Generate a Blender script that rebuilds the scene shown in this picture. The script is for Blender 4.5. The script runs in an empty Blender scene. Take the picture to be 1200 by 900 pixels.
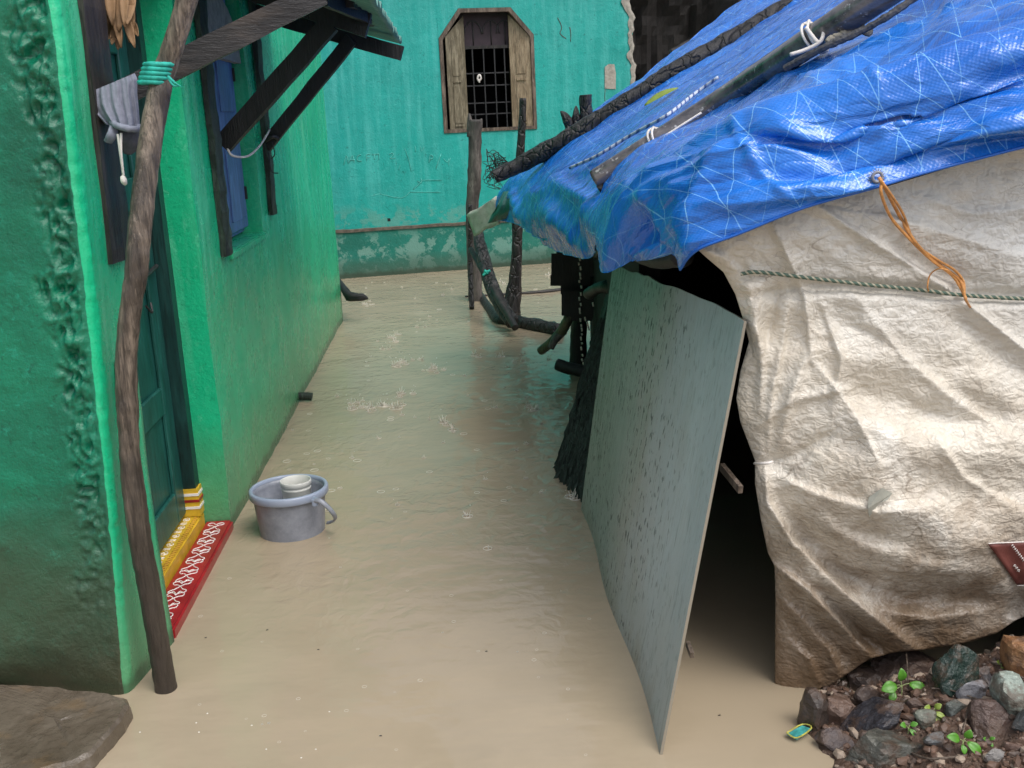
import bpy, bmesh, math, random
from mathutils import Vector as V, noise as MN, Matrix
random.seed(7)
sc = bpy.context.scene
COL = sc.collection
# ------------------------------------------------------------------ camera model (photo 1200 x 900)
F = 1230.0; PITCH = math.atan(311.5/1230); ROLL = .045; CH = 1.5
FW = V((0, math.cos(PITCH), -math.sin(PITCH))); U0 = V((0, math.sin(PITCH), math.cos(PITCH))); R0 = V((1, 0, 0))
RT = R0*math.cos(ROLL) - U0*math.sin(ROLL); UP = U0*math.cos(ROLL) + R0*math.sin(ROLL)
CAM = V((0, 0, CH))
def ray(px, py): return RT*((px-600)/F) + UP*((450-py)/F) + FW
def U(px, py, y):
    d = ray(px, py); return CAM + d*(y/d.y)
def G(px, py, z=0):
    d = ray(px, py); return CAM + d*((z-CH)/d.z)
def PX(p):
    q = V(p)-CAM; z = q.dot(FW); return (600+F*q.dot(RT)/z, 450-F*q.dot(UP)/z)
def lerp(a, b, t): return a+(b-a)*t
def interp(tab, x):
    if x <= tab[0][0]: return tab[0][1]
    for (x0, y0), (x1, y1) in zip(tab, tab[1:]):
        if x <= x1: return lerp(y0, y1, (x-x0)/(x1-x0))
    return tab[-1][1]
def sstep(a, b, x):
    t = max(0, min(1, (x-a)/(b-a))); return t*t*(3-2*t)
# left house wall line (s is close to world y, o is the distance out into the alley)
WA = V((-1.113, 3.872, 0)); WD = V((-.0475, .99887, 0)); WN = V((.99887, .0475, 0))
def W(s, z, o=0):
    p = WA + WD*(s-3.872) + WN*o; p.z = z; return p
# back wall line
BA = V((-1.701, 10.558, 0)); BD = V((.507+1.701, 11.042-10.558, 0)).normalized(); BN = V((BD.y, -BD.x, 0))
def B(a, z, o=0):       # a is close to world x
    p = BA + BD*((a+1.701)/BD.x) + BN*o; p.z = z; return p

# ------------------------------------------------------------------ object helpers
def wloc(o):
    l = V((0, 0, 0))
    while o: l += o.location; o = o.parent
    return l
def thing(name, label, cat, loc=(0, 0, 0), group=None):
    o = bpy.data.objects.new(name, None); COL.objects.link(o); o.location = loc
    o.empty_display_size = .05; o['label'] = label; o['category'] = cat
    if group: o['group'] = group
    return o
def tag(o, label, cat, group=None):
    o['label'] = label; o['category'] = cat
    if group: o['group'] = group
    return o
def obj(name, bm, m, parent=None, smooth=False, label=None, kind=None, loc=None):
    bmesh.ops.recalc_face_normals(bm, faces=bm.faces[:]) if not smooth == 'keep' else None
    if parent is not None: base = V((0, 0, 0)); off = wloc(parent)
    else:
        if loc is None:
            xs = [v.co for v in bm.verts]
            loc = V((sum(v.x for v in xs)/len(xs), sum(v.y for v in xs)/len(xs), min(v.z for v in xs)))
        base = V(loc); off = base
    for v in bm.verts: v.co -= off
    me = bpy.data.meshes.new(name); bm.to_mesh(me); bm.free()
    if smooth:
        for p in me.polygons: p.use_smooth = True
    for mm in (m if isinstance(m, (list, tuple)) else [m]): me.materials.append(mm)
    o = bpy.data.objects.new(name, me); COL.objects.link(o); o.location = base
    if parent is not None: o.parent = parent
    if label: o['label'] = label
    if kind: o['kind'] = kind
    return o
def box8(bm, c):     # eight corners: bottom ring 4, top ring 4
    v = [bm.verts.new(p) for p in c]
    for f in ((0, 3, 2, 1), (4, 5, 6, 7), (0, 1, 5, 4), (1, 2, 6, 5), (2, 3, 7, 6), (3, 0, 4, 7)): bm.faces.new([v[i] for i in f])
    return v
def wbox(bm, s0, s1, z0, z1, o0, o1, f=None):
    f = f or W
    box8(bm, [f(s0, z0, o0), f(s1, z0, o0), f(s1, z0, o1), f(s0, z0, o1), f(s0, z1, o0), f(s1, z1, o0), f(s1, z1, o1), f(s0, z1, o1)])
def bar(bm, p, q, w, h, up=(0, 0, 1)):
    p = V(p); q = V(q); d = (q-p).normalized(); s = d.cross(V(up))
    if s.length < 1e-4: s = V((1, 0, 0))
    s.normalize(); u = s.cross(d)
    c = []
    for e in (p, q): c += [e-s*w/2-u*h/2, e+s*w/2-u*h/2, e+s*w/2+u*h/2, e-s*w/2+u*h/2]
    box8(bm, c)
def catmull(pts, n):
    pts = [V(p) for p in pts]; out = []
    if len(pts) == 2: return [pts[0].lerp(pts[1], i/n) for i in range(n+1)]
    for i in range(len(pts)-1):
        p0 = pts[max(i-1, 0)]; p1 = pts[i]; p2 = pts[i+1]; p3 = pts[min(i+2, len(pts)-1)]
        for k in range(n):
            t = k/n
            out.append(.5*((2*p1)+(p2-p0)*t+(2*p0-5*p1+4*p2-p3)*t*t+(3*p1-p0-3*p2+p3)*t**3))
    out.append(pts[-1]); return out
def tube(bm, pts, r, seg=10, n=8, rough=0, rs=20, caps=True, flat=1.0, uvl=None):
    """r: number or list per control point; rough: relative bark displacement"""
    P = catmull(pts, n)
    m = len(P)
    if not isinstance(r, (list, tuple)): r = [r]*len(pts)
    rr = [interp([(i/(len(r)-1), x) for i, x in enumerate(r)], k/(m-1)) for k in range(m)]
    t = (P[1]-P[0]).normalized(); a = t.orthogonal().normalized(); rings = []
    for k in range(m):
        tt = (P[min(k+1, m-1)]-P[max(k-1, 0)]).normalized()
        a = (a-tt*a.dot(tt)).normalized(); b = tt.cross(a); ring = []
        for j in range(seg):
            th = 2*math.pi*j/seg
            d = a*math.cos(th)+b*math.sin(th)*flat
            q = P[k]+d*rr[k]
            if rough:
                q += d*rr[k]*rough*(MN.noise(V((q.x*rs, q.y*rs, q.z*rs*.35)))+.6*MN.noise(q*rs*2.3))
            ring.append(bm.verts.new(q))
        rings.append(ring)
    for k in range(m-1):
        for j in range(seg):
            bm.faces.new((rings[k][j], rings[k][(j+1) % seg], rings[k+1][(j+1) % seg], rings[k+1][j]))
    if caps:
        bm.faces.new(rings[0][::-1]); bm.faces.new(rings[-1])
    return rings
def stick(name, pts, r, m, parent=None, rough=.12, seg=12, n=10, rs=18, label=None, cat=None, group=None, partlabel=None):
    bm = bmesh.new(); tube(bm, pts, r, seg, n, rough, rs)
    o = obj(name, bm, m, parent, smooth=True, label=partlabel)
    if label: tag(o, label, cat, group)
    return o
def gridmesh(bm, P, uv=None):
    """P[i][j] of points"""
    vs = [[bm.verts.new(p) for p in row] for row in P]; lay = bm.loops.layers.uv.new('UVMap') if uv else None
    for i in range(len(P)-1):
        for j in range(len(P[0])-1):
            f = bm.faces.new((vs[i][j], vs[i][j+1], vs[i+1][j+1], vs[i+1][j]))
            if uv:
                for l, (a, b) in zip(f.loops, ((i, j), (i, j+1), (i+1, j+1), (i+1, j))): l[lay].uv = uv[a][b]
    return vs
def solidify(bm, th, dirf=None):
    """give a sheet thickness th along -normal"""
    bm.normal_update()
    src = bm.faces[:]; vmap = {}
    for v in bm.verts[:]: vmap[v] = (v.co - (v.normal*th if dirf is None else dirf*th))
    new = {v: bm.verts.new(c) for v, c in vmap.items()}
    edges = [e for e in bm.edges if e.is_boundary]
    lay = bm.loops.layers.uv.active
    for f in src:
        nf = bm.faces.new([new[v] for v in reversed(f.verts)])
        if lay:
            for l, l0 in zip(nf.loops, reversed(f.loops[:])): l[lay].uv = l0[lay].uv
    for e in edges:
        a, b = e.verts
        try: bm.faces.new((a, b, new[b], new[a]))
        except ValueError: pass
def slab(f, a0, a1, z0, z1, holes, step, thick, amp=0, sc_=3, zstep=None):
    """wall sheet with rectangular holes and true thickness; f(a,z,o) places it"""
    def cuts(lo, hi, extra, st):
        c = sorted(set([lo, hi]+[e for e in extra if lo < e < hi])); out = []
        for x, y in zip(c, c[1:]):
            n = max(1, round((y-x)/st)); out += [x+(y-x)*i/n for i in range(n)]
        return out+[hi]
    A = cuts(a0, a1, [h[0] for h in holes]+[h[1] for h in holes], step)
    Z = cuts(z0, z1, [h[2] for h in holes]+[h[3] for h in holes], zstep or step)
    bm = bmesh.new(); vs = {}
    def vert(i, k):
        if (i, k) not in vs:
            p = f(A[i], Z[k], 0)
            d = amp*(MN.noise(p*sc_)+.5*MN.noise(p*sc_*2.7)+.25*MN.noise(p*sc_*7)) if amp else 0
            vs[(i, k)] = bm.verts.new(f(A[i], Z[k], d))
        return vs[(i, k)]
    for i in range(len(A)-1):
        for k in range(len(Z)-1):
            ca = (A[i]+A[i+1])/2; cz = (Z[k]+Z[k+1])/2
            if any(h[0] < ca < h[1] and h[2] < cz < h[3] for h in holes): continue
            bm.faces.new((vert(i, k), vert(i+1, k), vert(i+1, k+1), vert(i, k+1)))
    dn = f(0, 0, 1)-f(0, 0, 0)
    solidify(bm, thick, dn)
    return bm
def coons(T, Bm, L, Rr, na, nb):
    """boundary polylines of 2-D points (T: left to right at top, L: top to bottom) -> na x nb grid"""
    def res(pl):
        ds = [0]
        for p, q in zip(pl, pl[1:]): ds.append(ds[-1]+math.dist(p, q))
        tot = ds[-1]
        return [[(d/tot, p[c]) for d, p in zip(ds, pl)] for c in (0, 1)]
    T, Bm, L, Rr = map(res, (T, Bm, L, Rr))
    ev = lambda c, t: (interp(c[0], t), interp(c[1], t))
    c00 = ev(T, 0); c10 = ev(T, 1); c01 = ev(Bm, 0); c11 = ev(Bm, 1); out = []
    for j in range(nb+1):
        b = j/nb; row = []
        for i in range(na+1):
            a = i/na; t, bo, l, r = ev(T, a), ev(Bm, a), ev(L, b), ev(Rr, b)
            row.append(tuple((1-b)*t[k]+b*bo[k]+(1-a)*l[k]+a*r[k]-((1-a)*(1-b)*c00[k]+a*(1-b)*c10[k]+(1-a)*b*c01[k]+a*b*c11[k]) for k in (0, 1)))
        out.append(row)
    return out
def segdist(p, pl):
    """(distance, signed side, t) from 2-D p to polyline"""
    best = (1e9, 0, 0); n = len(pl)-1
    for i in range(n):
        ax, ay = pl[i]; bx, by = pl[i+1]; dx, dy = bx-ax, by-ay; L2 = dx*dx+dy*dy
        t = max(0, min(1, ((p[0]-ax)*dx+(p[1]-ay)*dy)/L2)); qx, qy = ax+dx*t, ay+dy*t
        d = math.hypot(p[0]-qx, p[1]-qy)
        if d < best[0]: best = (d, 1 if (p[0]-ax)*dy-(p[1]-ay)*dx > 0 else -1, (i+t)/n)
    return best

# ------------------------------------------------------------------ material helpers
class NT:
    def __init__(s, name):
        s.m = bpy.data.materials.new(name); s.m.use_nodes = True; s.t = s.m.node_tree; s.n = s.t.nodes
        s.p = s.n['Principled BSDF']
        s.geo = s.n.new('ShaderNodeNewGeometry'); s.tc = s.n.new('ShaderNodeTexCoord')
        s.pos = s.geo.outputs['Position']
    def set(s, inp, v):
        if hasattr(v, 'is_linked') or hasattr(v, 'links'): s.t.links.new(v, inp)
        else: inp.default_value = v
    def mapping(s, vec, scale):
        m = s.n.new('ShaderNodeMapping'); s.set(m.inputs['Vector'], vec); m.inputs['Scale'].default_value = scale; return m.outputs[0]
    def noise(s, scale, detail=4, rough=.55, dist=0, vec=None):
        n = s.n.new('ShaderNodeTexNoise'); n.inputs['Scale'].default_value = scale; n.inputs['Detail'].default_value = detail
        n.inputs['Roughness'].default_value = rough; n.inputs['Distortion'].default_value = dist
        s.set(n.inputs['Vector'], vec if vec is not None else s.pos); return n.outputs[0]
    def vor(s, scale, feat='F1', vec=None, rnd=1):
        n = s.n.new('ShaderNodeTexVoronoi'); n.feature = feat; n.inputs['Scale'].default_value = scale; n.inputs['Randomness'].default_value = rnd
        s.set(n.inputs['Vector'], vec if vec is not None else s.pos); return n.outputs[0]
    def ramp(s, fac, stops, interp_='LINEAR'):
        r = s.n.new('ShaderNodeValToRGB'); s.set(r.inputs[0], fac); e = r.color_ramp.elements; r.color_ramp.interpolation = interp_
        while len(e) < len(stops): e.new(.5)
        for k, (p, c) in zip(e, stops):
            k.position = p; k.color = (c, c, c, 1) if not isinstance(c, tuple) else (*c, 1)
        return r.outputs[0]
    def math(s, op, a, b=0, c=0, clamp=False):
        n = s.n.new('ShaderNodeMath'); n.operation = op; n.use_clamp = clamp
        for i, v in enumerate((a, b, c)): s.set(n.inputs[i], v)
        return n.outputs[0]
    def mix(s, fac, a, b, mode='MIX'):
        n = s.n.new('ShaderNodeMix'); n.data_type = 'RGBA'; n.blend_type = mode
        s.set(n.inputs[0], fac)
        for i, v in ((6, a), (7, b)): s.set(n.inputs[i], (*v, 1) if isinstance(v, tuple) else v)
        return n.outputs[2]
    def sep(s, v):
        n = s.n.new('ShaderNodeSeparateXYZ'); s.set(n.inputs[0], v); return n.outputs
    def vadd(s, a, b, k=1.0):
        n = s.n.new('ShaderNodeVectorMath'); n.operation = 'MULTIPLY_ADD'; s.set(n.inputs[0], b); n.inputs[1].default_value = (k, k, k); s.set(n.inputs[2], a); return n.outputs[0]
    def bump(s, h, strength=.5, dist=.01, nrm=None):
        b = s.n.new('ShaderNodeBump'); b.inputs['Strength'].default_value = strength; b.inputs['Distance'].default_value = dist
        s.set(b.inputs['Height'], h)
        if nrm is not None: s.set(b.inputs['Normal'], nrm)
        return b.outputs[0]
    def out(s, col, rough=.6, nrm=None, **kw):
        s.set(s.p.inputs['Base Color'], (*col, 1) if isinstance(col, tuple) else col); s.set(s.p.inputs['Roughness'], rough)
        if nrm is not None: s.set(s.p.inputs['Normal'], nrm)
        for k, v in kw.items(): s.set(s.p.inputs[k.replace('_', ' ')], v)
        return s.m
def simple(name, c, rough=.6, var=.35, scale=12, bump=.3, bdist=.004, stretch=None, spec=.5, **kw):
    n = NT(name); vec = n.tc.outputs['Object']
    if stretch: vec = n.mapping(vec, stretch)
    a = n.noise(scale, 5, .6, vec=vec)
    col = n.mix(n.ramp(a, [(.3, 0.), (.7, 1.)]), tuple(x*(1-var) for x in c), tuple(min(1, x*(1+var)) for x in c))
    h = n.noise(scale*4, 4, .6, vec=vec)
    return n.out(col, rough, n.bump(h, bump, bdist), Specular_IOR_Level=spec, **kw)
def wood(name, c0, c1, rough=.5, scale=6, bump=.6, crack=0, knots=0, wetz=0):
    n = NT(name); v = n.tc.outputs['Object']
    a = n.noise(scale, 6, .7, .5, vec=n.mapping(v, (4, 4, .6)))
    b = n.noise(scale*5, 5, .7, .3, vec=n.mapping(v, (5, 5, .4)))
    big = n.noise(scale*.8, 4, .6, .3, vec=n.mapping(v, (2, 2, 1)))
    c = n.mix(n.ramp(a, [(.40, 0.), (.60, 1.)]), c0, c1)
    c = n.mix(n.ramp(big, [(.35, .75), (.55, 0.)]), c, tuple(x*.7 for x in c0))
    c = n.mix(n.ramp(b, [(.50, 0.), (.62, .7)]), c, tuple(x*.3 for x in c0))
    c = n.mix(n.ramp(b, [(.30, .5), (.42, 0.)]), c, tuple(min(1, x*1.35) for x in c1))
    h = n.math('ADD', b, n.math('MULTIPLY', a, .7))
    if crack:
        e = n.vor(crack, 'DISTANCE_TO_EDGE', vec=n.mapping(n.vadd(v, n.noise(8, 3), .12), (1, 1, .6)))
        er = n.ramp(e, [(0., 0.), (.10, 1.)]); h = n.math('ADD', n.math('MULTIPLY', er, 1.2), h)
        c = n.mix(er, tuple(x*.25 for x in c0), c)
    if knots:
        k = n.vor(knots, 'F1', vec=n.mapping(v, (1, 1, .55))); kr = n.ramp(k, [(.06, 1.), (.16, 0.)]); c = n.mix(kr, c, tuple(x*.25 for x in c0)); h = n.math('SUBTRACT', h, kr)
    if wetz: c = n.mix(n.ramp(n.math('MULTIPLY_ADD', n.noise(5, 5, .7), .9, n.math('SUBTRACT', n.sep(n.pos)[2], .45)), [(.35, .85), (wetz, 0.)]), c, tuple(x*.45 for x in c0))
    return n.out(c, n.math('MULTIPLY_ADD', a, .3, rough-.15), n.bump(h, bump, .006))

def plaster(name, main, dark, light, mud=None, mudz=.45, wet=.38, scuff=.5, streak=True, patch=None, bmp=.6):
    n = NT(name); x, y, z = n.sep(n.pos)
    a = n.noise(1.4, 7, .7, .4); b = n.noise(7, 5, .65)
    c = n.mix(n.ramp(a, [(.36, 0.), (.62, 1.)]), main, dark)
    if streak:
        st = n.noise(5, 4, .6, vec=n.mapping(n.pos, (3, 3, .22)))
        c = n.mix(n.math('MULTIPLY', n.ramp(st, [(.44, 0.), (.68, .5)]), n.ramp(z, [(.5, .1), (1.4, .8)])), c, light)
    sc2 = n.noise(30, 6, .8, .8)
    c = n.mix(n.math('MULTIPLY', n.ramp(sc2, [(.57, 0.), (.66, scuff)]), n.ramp(n.noise(2.6, 4, .6), [(.35, .25), (.62, 1.)])), c, light)
    sc4 = n.noise(14, 6, .75, 1.0, vec=n.mapping(n.pos, (1, 1, .35)))
    c = n.mix(n.ramp(sc4, [(.58, 0.), (.72, scuff*.6)]), c, light)
    sc3 = n.noise(24, 5, .75, .3)
    c = n.mix(n.ramp(sc3, [(.30, .75), (.40, 0.)]), c, tuple(q*.45 for q in dark))
    gr = n.noise(160, 3, .7)
    c = n.mix(n.ramp(gr, [(.25, .35), (.5, 0.)]), c, tuple(q*.5 for q in dark))
    if patch:
        pz, pc = patch
        pn = n.noise(5, 6, .7, .3)
        msk = n.math('MULTIPLY', n.ramp(n.math('MULTIPLY_ADD', n.noise(26, 5, .7), .16, pn), [(.585, 0.), (.625, .8)]), n.ramp(n.math('SUBTRACT', pz, z), [(0., 0.), (.15, 1.)]))
        c = n.mix(msk, c, pc)
    if mud:
        mn = n.math('MULTIPLY_ADD', n.noise(3.5, 6, .65), .7, -.35)
        lvl = n.math('ADD', n.math('DIVIDE', z, mudz), mn)
        c = n.mix(n.ramp(lvl, [(.05, .9), (.55, .55), (1., 0.)]), c, mud)
    c = n.mix(n.ramp(n.math('MULTIPLY_ADD', n.noise(12, 5, .7), .10, n.math('SUBTRACT', z, .05)), [(.03, .6), (.06, 0.)]), c, (.03, .045, .025))
    h = n.math('ADD', n.math('MULTIPLY', n.noise(9, 5, .6), 1.), n.math('MULTIPLY', n.noise(60, 5, .7), .5))
    return n.out(c, n.math('MULTIPLY_ADD', b, .35, wet-.15), n.bump(h, bmp, .012))

M = {}
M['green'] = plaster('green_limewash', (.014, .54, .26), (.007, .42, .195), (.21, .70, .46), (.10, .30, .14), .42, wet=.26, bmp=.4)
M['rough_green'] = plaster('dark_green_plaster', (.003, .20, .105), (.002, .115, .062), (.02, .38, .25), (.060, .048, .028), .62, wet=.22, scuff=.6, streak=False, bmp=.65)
M['turq'] = plaster('turquoise_plaster', (.006, .38, .335), (.006, .31, .275), (.10, .52, .49), (.04, .16, .11), .3, wet=.45, scuff=.5, streak=True, patch=(.75, (.09, .33, .28)))
M['turq_low'] = plaster('dark_turquoise_plinth', (.005, .20, .155), (.006, .145, .11), (.16, .36, .30), (.05, .10, .07), .22, wet=.5, scuff=.55, streak=False, patch=(.5, (.16, .33, .28)))
M['wood_dark'] = wood('black_wet_wood', (.012, .010, .009), (.045, .038, .034), .45)
M['wood_black'] = wood('near_black_wood', (.006, .006, .006), (.016, .015, .015), .55)  # near-black wood shared by rafters, posts and boards
M['wood_grey'] = wood('weathered_grey_wood', (.05, .045, .042), (.17, .15, .135), .6)
M['wood_pole'] = wood('brown_wet_pole', (.070, .055, .043), (.27, .215, .165), .42, 5, 1, 0, 7, 1.25)
M['wood_char'] = wood('charred_wood', (.010, .009, .010), (.06, .055, .055), .38, 9, 1, 16)
M['wood_window'] = wood('weathered_window_wood', (.12, .10, .06), (.26, .23, .16), .65)
M['wood_pale'] = wood('pale_window_wood', (.27, .20, .12), (.42, .33, .22), .6)
M['wood_frame'] = wood('old_frame_wood', (.07, .05, .035), (.20, .155, .12), .6)
M['mossy'] = wood('mossy_rotten_wood', (.012, .018, .014), (.05, .085, .06), .6, 8, 1)
M['teal_door'] = wood('teal_door_paint', (.010, .085, .072), (.018, .125, .105), .4, 4, .25)
M['teal_dark'] = wood('dark_teal_paint', (.006, .036, .034), (.010, .055, .05), .4, 4, .25)
M['blue_shutter'] = wood('blue_shutter_paint', (.10, .19, .42), (.15, .27, .54), .45, 4, .25)
M['red'] = simple('red_oxide_paint', (.32, .016, .02), .3, .3, 9, .25)
M['yellow'] = simple('yellow_paint', (.62, .40, .03), .4, .25, 12, .2)
M['ochre'] = simple('ochre_paint', (.40, .17, .02), .5, .2)
M['white'] = simple('white_paint', (.8, .78, .76), .5, .1)
M['scribble'] = simple('pale_scratched_paint', (.10, .46, .41), .7, .3, 40)
M['cement'] = simple('bare_cement', (.33, .31, .27), .8, .3, 30)
M['brown_band'] = simple('brown_dirty_ledge', (.10, .085, .065), .7, .5, 20)
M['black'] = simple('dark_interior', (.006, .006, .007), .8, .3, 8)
M['interior'] = simple('unlit_interior_wall', (.012, .012, .013), .8, .4, 8)  # near-black; the darkness of the rooms is put into the wall colour
M['purple'] = simple('dusty_maroon_board', (.035, .022, .03), .7, .3, 14)
M['iron'] = simple('dark_iron', (.022, .022, .024), .5, .4, 40)
M['steel'] = simple('galvanised_metal', (.35, .36, .36), .35, .2, 30, Metallic=.8)
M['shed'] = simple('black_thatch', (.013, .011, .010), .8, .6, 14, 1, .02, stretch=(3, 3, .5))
M['thatch'] = simple('dark_green_thatch', (.032, .055, .042), .6, .6, 9, 1, .015, stretch=(5, 5, .6))
M['awning'] = None
M['denim'] = simple('grey_cotton', (.22, .235, .30), .9, .2, 60, .35, .002)
M['cord_white'] = simple('white_cotton_cord', (.72, .68, .64), .8, .15)
M['tie_teal'] = simple('teal_cloth_strip', (.02, .37, .30), .7, .35, 50, .4, .003)
M['dry_leaf'] = simple('dry_mango_leaf', (.25, .15, .075), .75, .4, 18, .4)
M['bucket'] = None
M['pipe'] = simple('black_plastic_pipe', (.07, .066, .072), .16, .5, 14, .3, .002, spec=1.)
n = NT('worn_grey_pipe'); a = n.noise(5, 5, .7, vec=n.mapping(n.tc.outputs['Object'], (1, 3, 3)))
c = n.mix(n.ramp(a, [(.4, 0.), (.6, 1.)]), (.05, .046, .05), (.16, .14, .135)); c = n.mix(n.ramp(n.noise(28, 4, .7), [(.62, 0.), (.68, .7)]), c, (.6, .58, .56))
M['pipe'] = n.out(c, .22, n.bump(a, .3, .004), Specular_IOR_Level=1.0)
M['orange'] = simple('orange_raffia_cord', (.62, .29, .09), .6, .3, 60)
M['leaf'] = simple('fresh_green_leaf', (.075, .23, .02), .4, .3, 30, .3, .002)
M['leaf_stem'] = simple('pale_green_stem', (.28, .34, .14), .5, .2)
M['leaf_yellow'] = simple('yellow_green_leaf', (.22, .30, .05), .4, .25, 30)
M['label_red'] = simple('maroon_printed_plastic', (.16, .05, .04), .45, .15, 30)
M['packet'] = simple('teal_printed_foil', (.05, .30, .29), .3, .5, 70)
M['packet_y'] = simple('yellow_printed_foil', (.45, .42, .08), .3, .4, 70)
M['bamboo'] = wood('mossy_bamboo', (.045, .045, .025), (.13, .12, .065), .5)
M['rag_black'] = simple('black_wet_rag', (.012, .013, .015), .6, .4, 30, .8, .01)
M['sack_white'] = simple('dirty_white_sack', (.50, .49, .44), .65, .2, 20, .5, .005)
M['glass_wall'] = None

# fibre roofing sheet
n = NT('algae_green_fibre_sheet')
u = n.noise(5, 4, .6, vec=n.mapping(n.pos, (2, 6, 1)))
c = n.mix(u, (.10, .30, .23), (.26, .46, .39))
M['awning'] = n.out(c, .45, Transmission_Weight=.25, nrm= n.bump(n.noise(60, 3), .3, .003))
# grey bucket plastic
n = NT('scuffed_grey_plastic')
u = n.noise(22, 5, .7)
c = n.mix(n.ramp(u, [(.3, 0.), (.7, 1.)]), (.18, .195, .235), (.30, .32, .37))
M['bucket'] = n.out(c, n.math('MULTIPLY_ADD', u, .3, .22), n.bump(n.noise(90, 3), .1, .001))
n = NT('blue_grey_plastic_rim'); u = n.noise(20, 4)
M['rim'] = n.out(n.mix(u, (.25, .30, .41), (.34, .39, .49)), .3)
n = NT('white_plastic_mug'); u = n.noise(30, 4)
M['mug'] = n.out(n.mix(u, (.52, .53, .50), (.70, .70, .66)), .35)

# galvanised / fibre-cement flat sheet
n = NT('weathered_cement_sheet'); uv = n.tc.outputs['UV']; ux, uy, _ = n.sep(uv)
a = n.noise(4, 6, .65, .3, vec=n.mapping(uv, (2.2, .6, 1)))
b = n.noise(10, 5, .7, .2, vec=n.mapping(uv, (9, .7, 1)))
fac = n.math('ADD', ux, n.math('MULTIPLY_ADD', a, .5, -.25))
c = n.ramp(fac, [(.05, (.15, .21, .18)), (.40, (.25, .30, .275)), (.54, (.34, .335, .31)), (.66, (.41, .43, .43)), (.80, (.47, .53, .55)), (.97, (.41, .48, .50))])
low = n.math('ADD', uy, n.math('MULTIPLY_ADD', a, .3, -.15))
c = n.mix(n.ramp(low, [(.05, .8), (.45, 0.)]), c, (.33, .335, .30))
c = n.mix(n.ramp(n.math('ADD', low, n.math('MULTIPLY_ADD', n.noise(30, 4, .7, vec=uv), .06, -.03)), [(.06, .75), (.16, 0.)]), c, (.22, .175, .12))
c = n.mix(n.ramp(b, [(.47, 0.), (.66, .6)]), c, (.36, .39, .385))
c = n.mix(n.ramp(b, [(.30, .6), (.45, 0.)]), c, (.075, .095, .09))
dn = n.noise(1, 2, .5, vec=n.mapping(uv, (105, 30, 1)))
dm = n.noise(3.2, 3, .6, vec=uv)
c = n.mix(n.math('MULTIPLY', n.ramp(dn, [(.60, 0.), (.635, 1.)]), n.math('MULTIPLY', n.ramp(dm, [(.36, 0.), (.5, 1.)]), n.ramp(ux, [(.45, 1.), (.9, .2)]))), c, (.018, .024, .02))
dp = n.noise(1, 1, .5, vec=n.mapping(uv, (240, 190, 1)))
c = n.mix(n.ramp(dp, [(.64, 0.), (.70, .55)]), c, (.45, .48, .48))
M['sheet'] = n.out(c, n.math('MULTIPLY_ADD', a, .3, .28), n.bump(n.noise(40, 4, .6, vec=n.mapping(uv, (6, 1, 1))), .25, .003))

# blue woven tarpaulin
n = NT('blue_woven_tarpaulin'); uv = n.tc.outputs['UV']; ux, uy, _ = n.sep(uv)
a = n.noise(1.6, 4, .6); fine = n.noise(14, 5, .65)
c = n.mix(n.ramp(a, [(.3, 0.), (.7, 1.)]), (.006, .115, .54), (.014, .205, .75))
wob = n.math('MULTIPLY', n.noise(2, 1), .03)
def lines(e, per, w):
    q = n.math('FRACT', n.math('DIVIDE', n.math('ADD', e, wob), per)); return n.math('LESS_THAN', n.math('ABSOLUTE', n.math('SUBTRACT', q, .5)), w)
d1 = n.math('ADD', ux, n.math('MULTIPLY', uy, .55)); d2 = n.math('SUBTRACT', ux, n.math('MULTIPLY', uy, .55))
l = n.math('MAXIMUM', lines(d1, .085, .011), lines(d2, .085, .011))
l = n.math('MAXIMUM', l, lines(ux, .13, .009))
l = n.math('MULTIPLY', l, n.ramp(n.noise(5, 3), [(.32, .3), (.6, 1.)]))
c = n.mix(n.math('MULTIPLY', l, .95), c, (.22, .54, .95))
wx = n.math('SINE', n.math('MULTIPLY', ux, 6.283/.0095)); wy = n.math('SINE', n.math('MULTIPLY', uy, 6.283/.0095))
wv = n.math('MULTIPLY', wx, wy)
c = n.mix(n.ramp(wv, [(.1, 0.), (.8, .38)]), c, (.05, .22, .72))
def creaseuv(sc_, stretch, dist, seed):
    m = n.n.new('ShaderNodeMapping'); n.set(m.inputs['Vector'], uv); m.inputs['Scale'].default_value = stretch; m.inputs['Location'].default_value = (seed, seed*.7, 0); m.inputs['Rotation'].default_value = (0, 0, seed*.13)
    q = n.noise(sc_, 0, .5, dist, vec=m.outputs[0]); return n.math('ABSOLUTE', n.math('SUBTRACT', q, .5))
h = n.math('SUBTRACT', n.math('MULTIPLY', creaseuv(4, (1, 3.2, 1), .5, 1.3), 1.5), n.math('MULTIPLY', creaseuv(5, (1, 2.6, 1), .5, -1.9), 1.3))
h = n.math('ADD', h, n.math('SUBTRACT', n.math('MULTIPLY', creaseuv(12, (1, 2.4, 1), .6, 3.3), .7), n.math('MULTIPLY', creaseuv(14, (1, 1.8, 1), .6, -2.2), .6)))
h = n.math('ADD', h, n.math('MULTIPLY', creaseuv(32, (1, 1.6, 1), .8, 5.1), .22))
nb = n.bump(h, .55, .022); nb = n.bump(wv, .25, .0010, nb)
M['blue'] = n.out(c, n.math('MULTIPLY_ADD', fine, .20, .16), nb, Specular_IOR_Level=.65, Coat_Weight=.22, Coat_Roughness=.14)
n = NT('blue_tarp_hem'); M['blue_hem'] = n.out(n.mix(n.noise(20), (.008, .08, .42), (.02, .17, .66)), .35)

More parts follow.
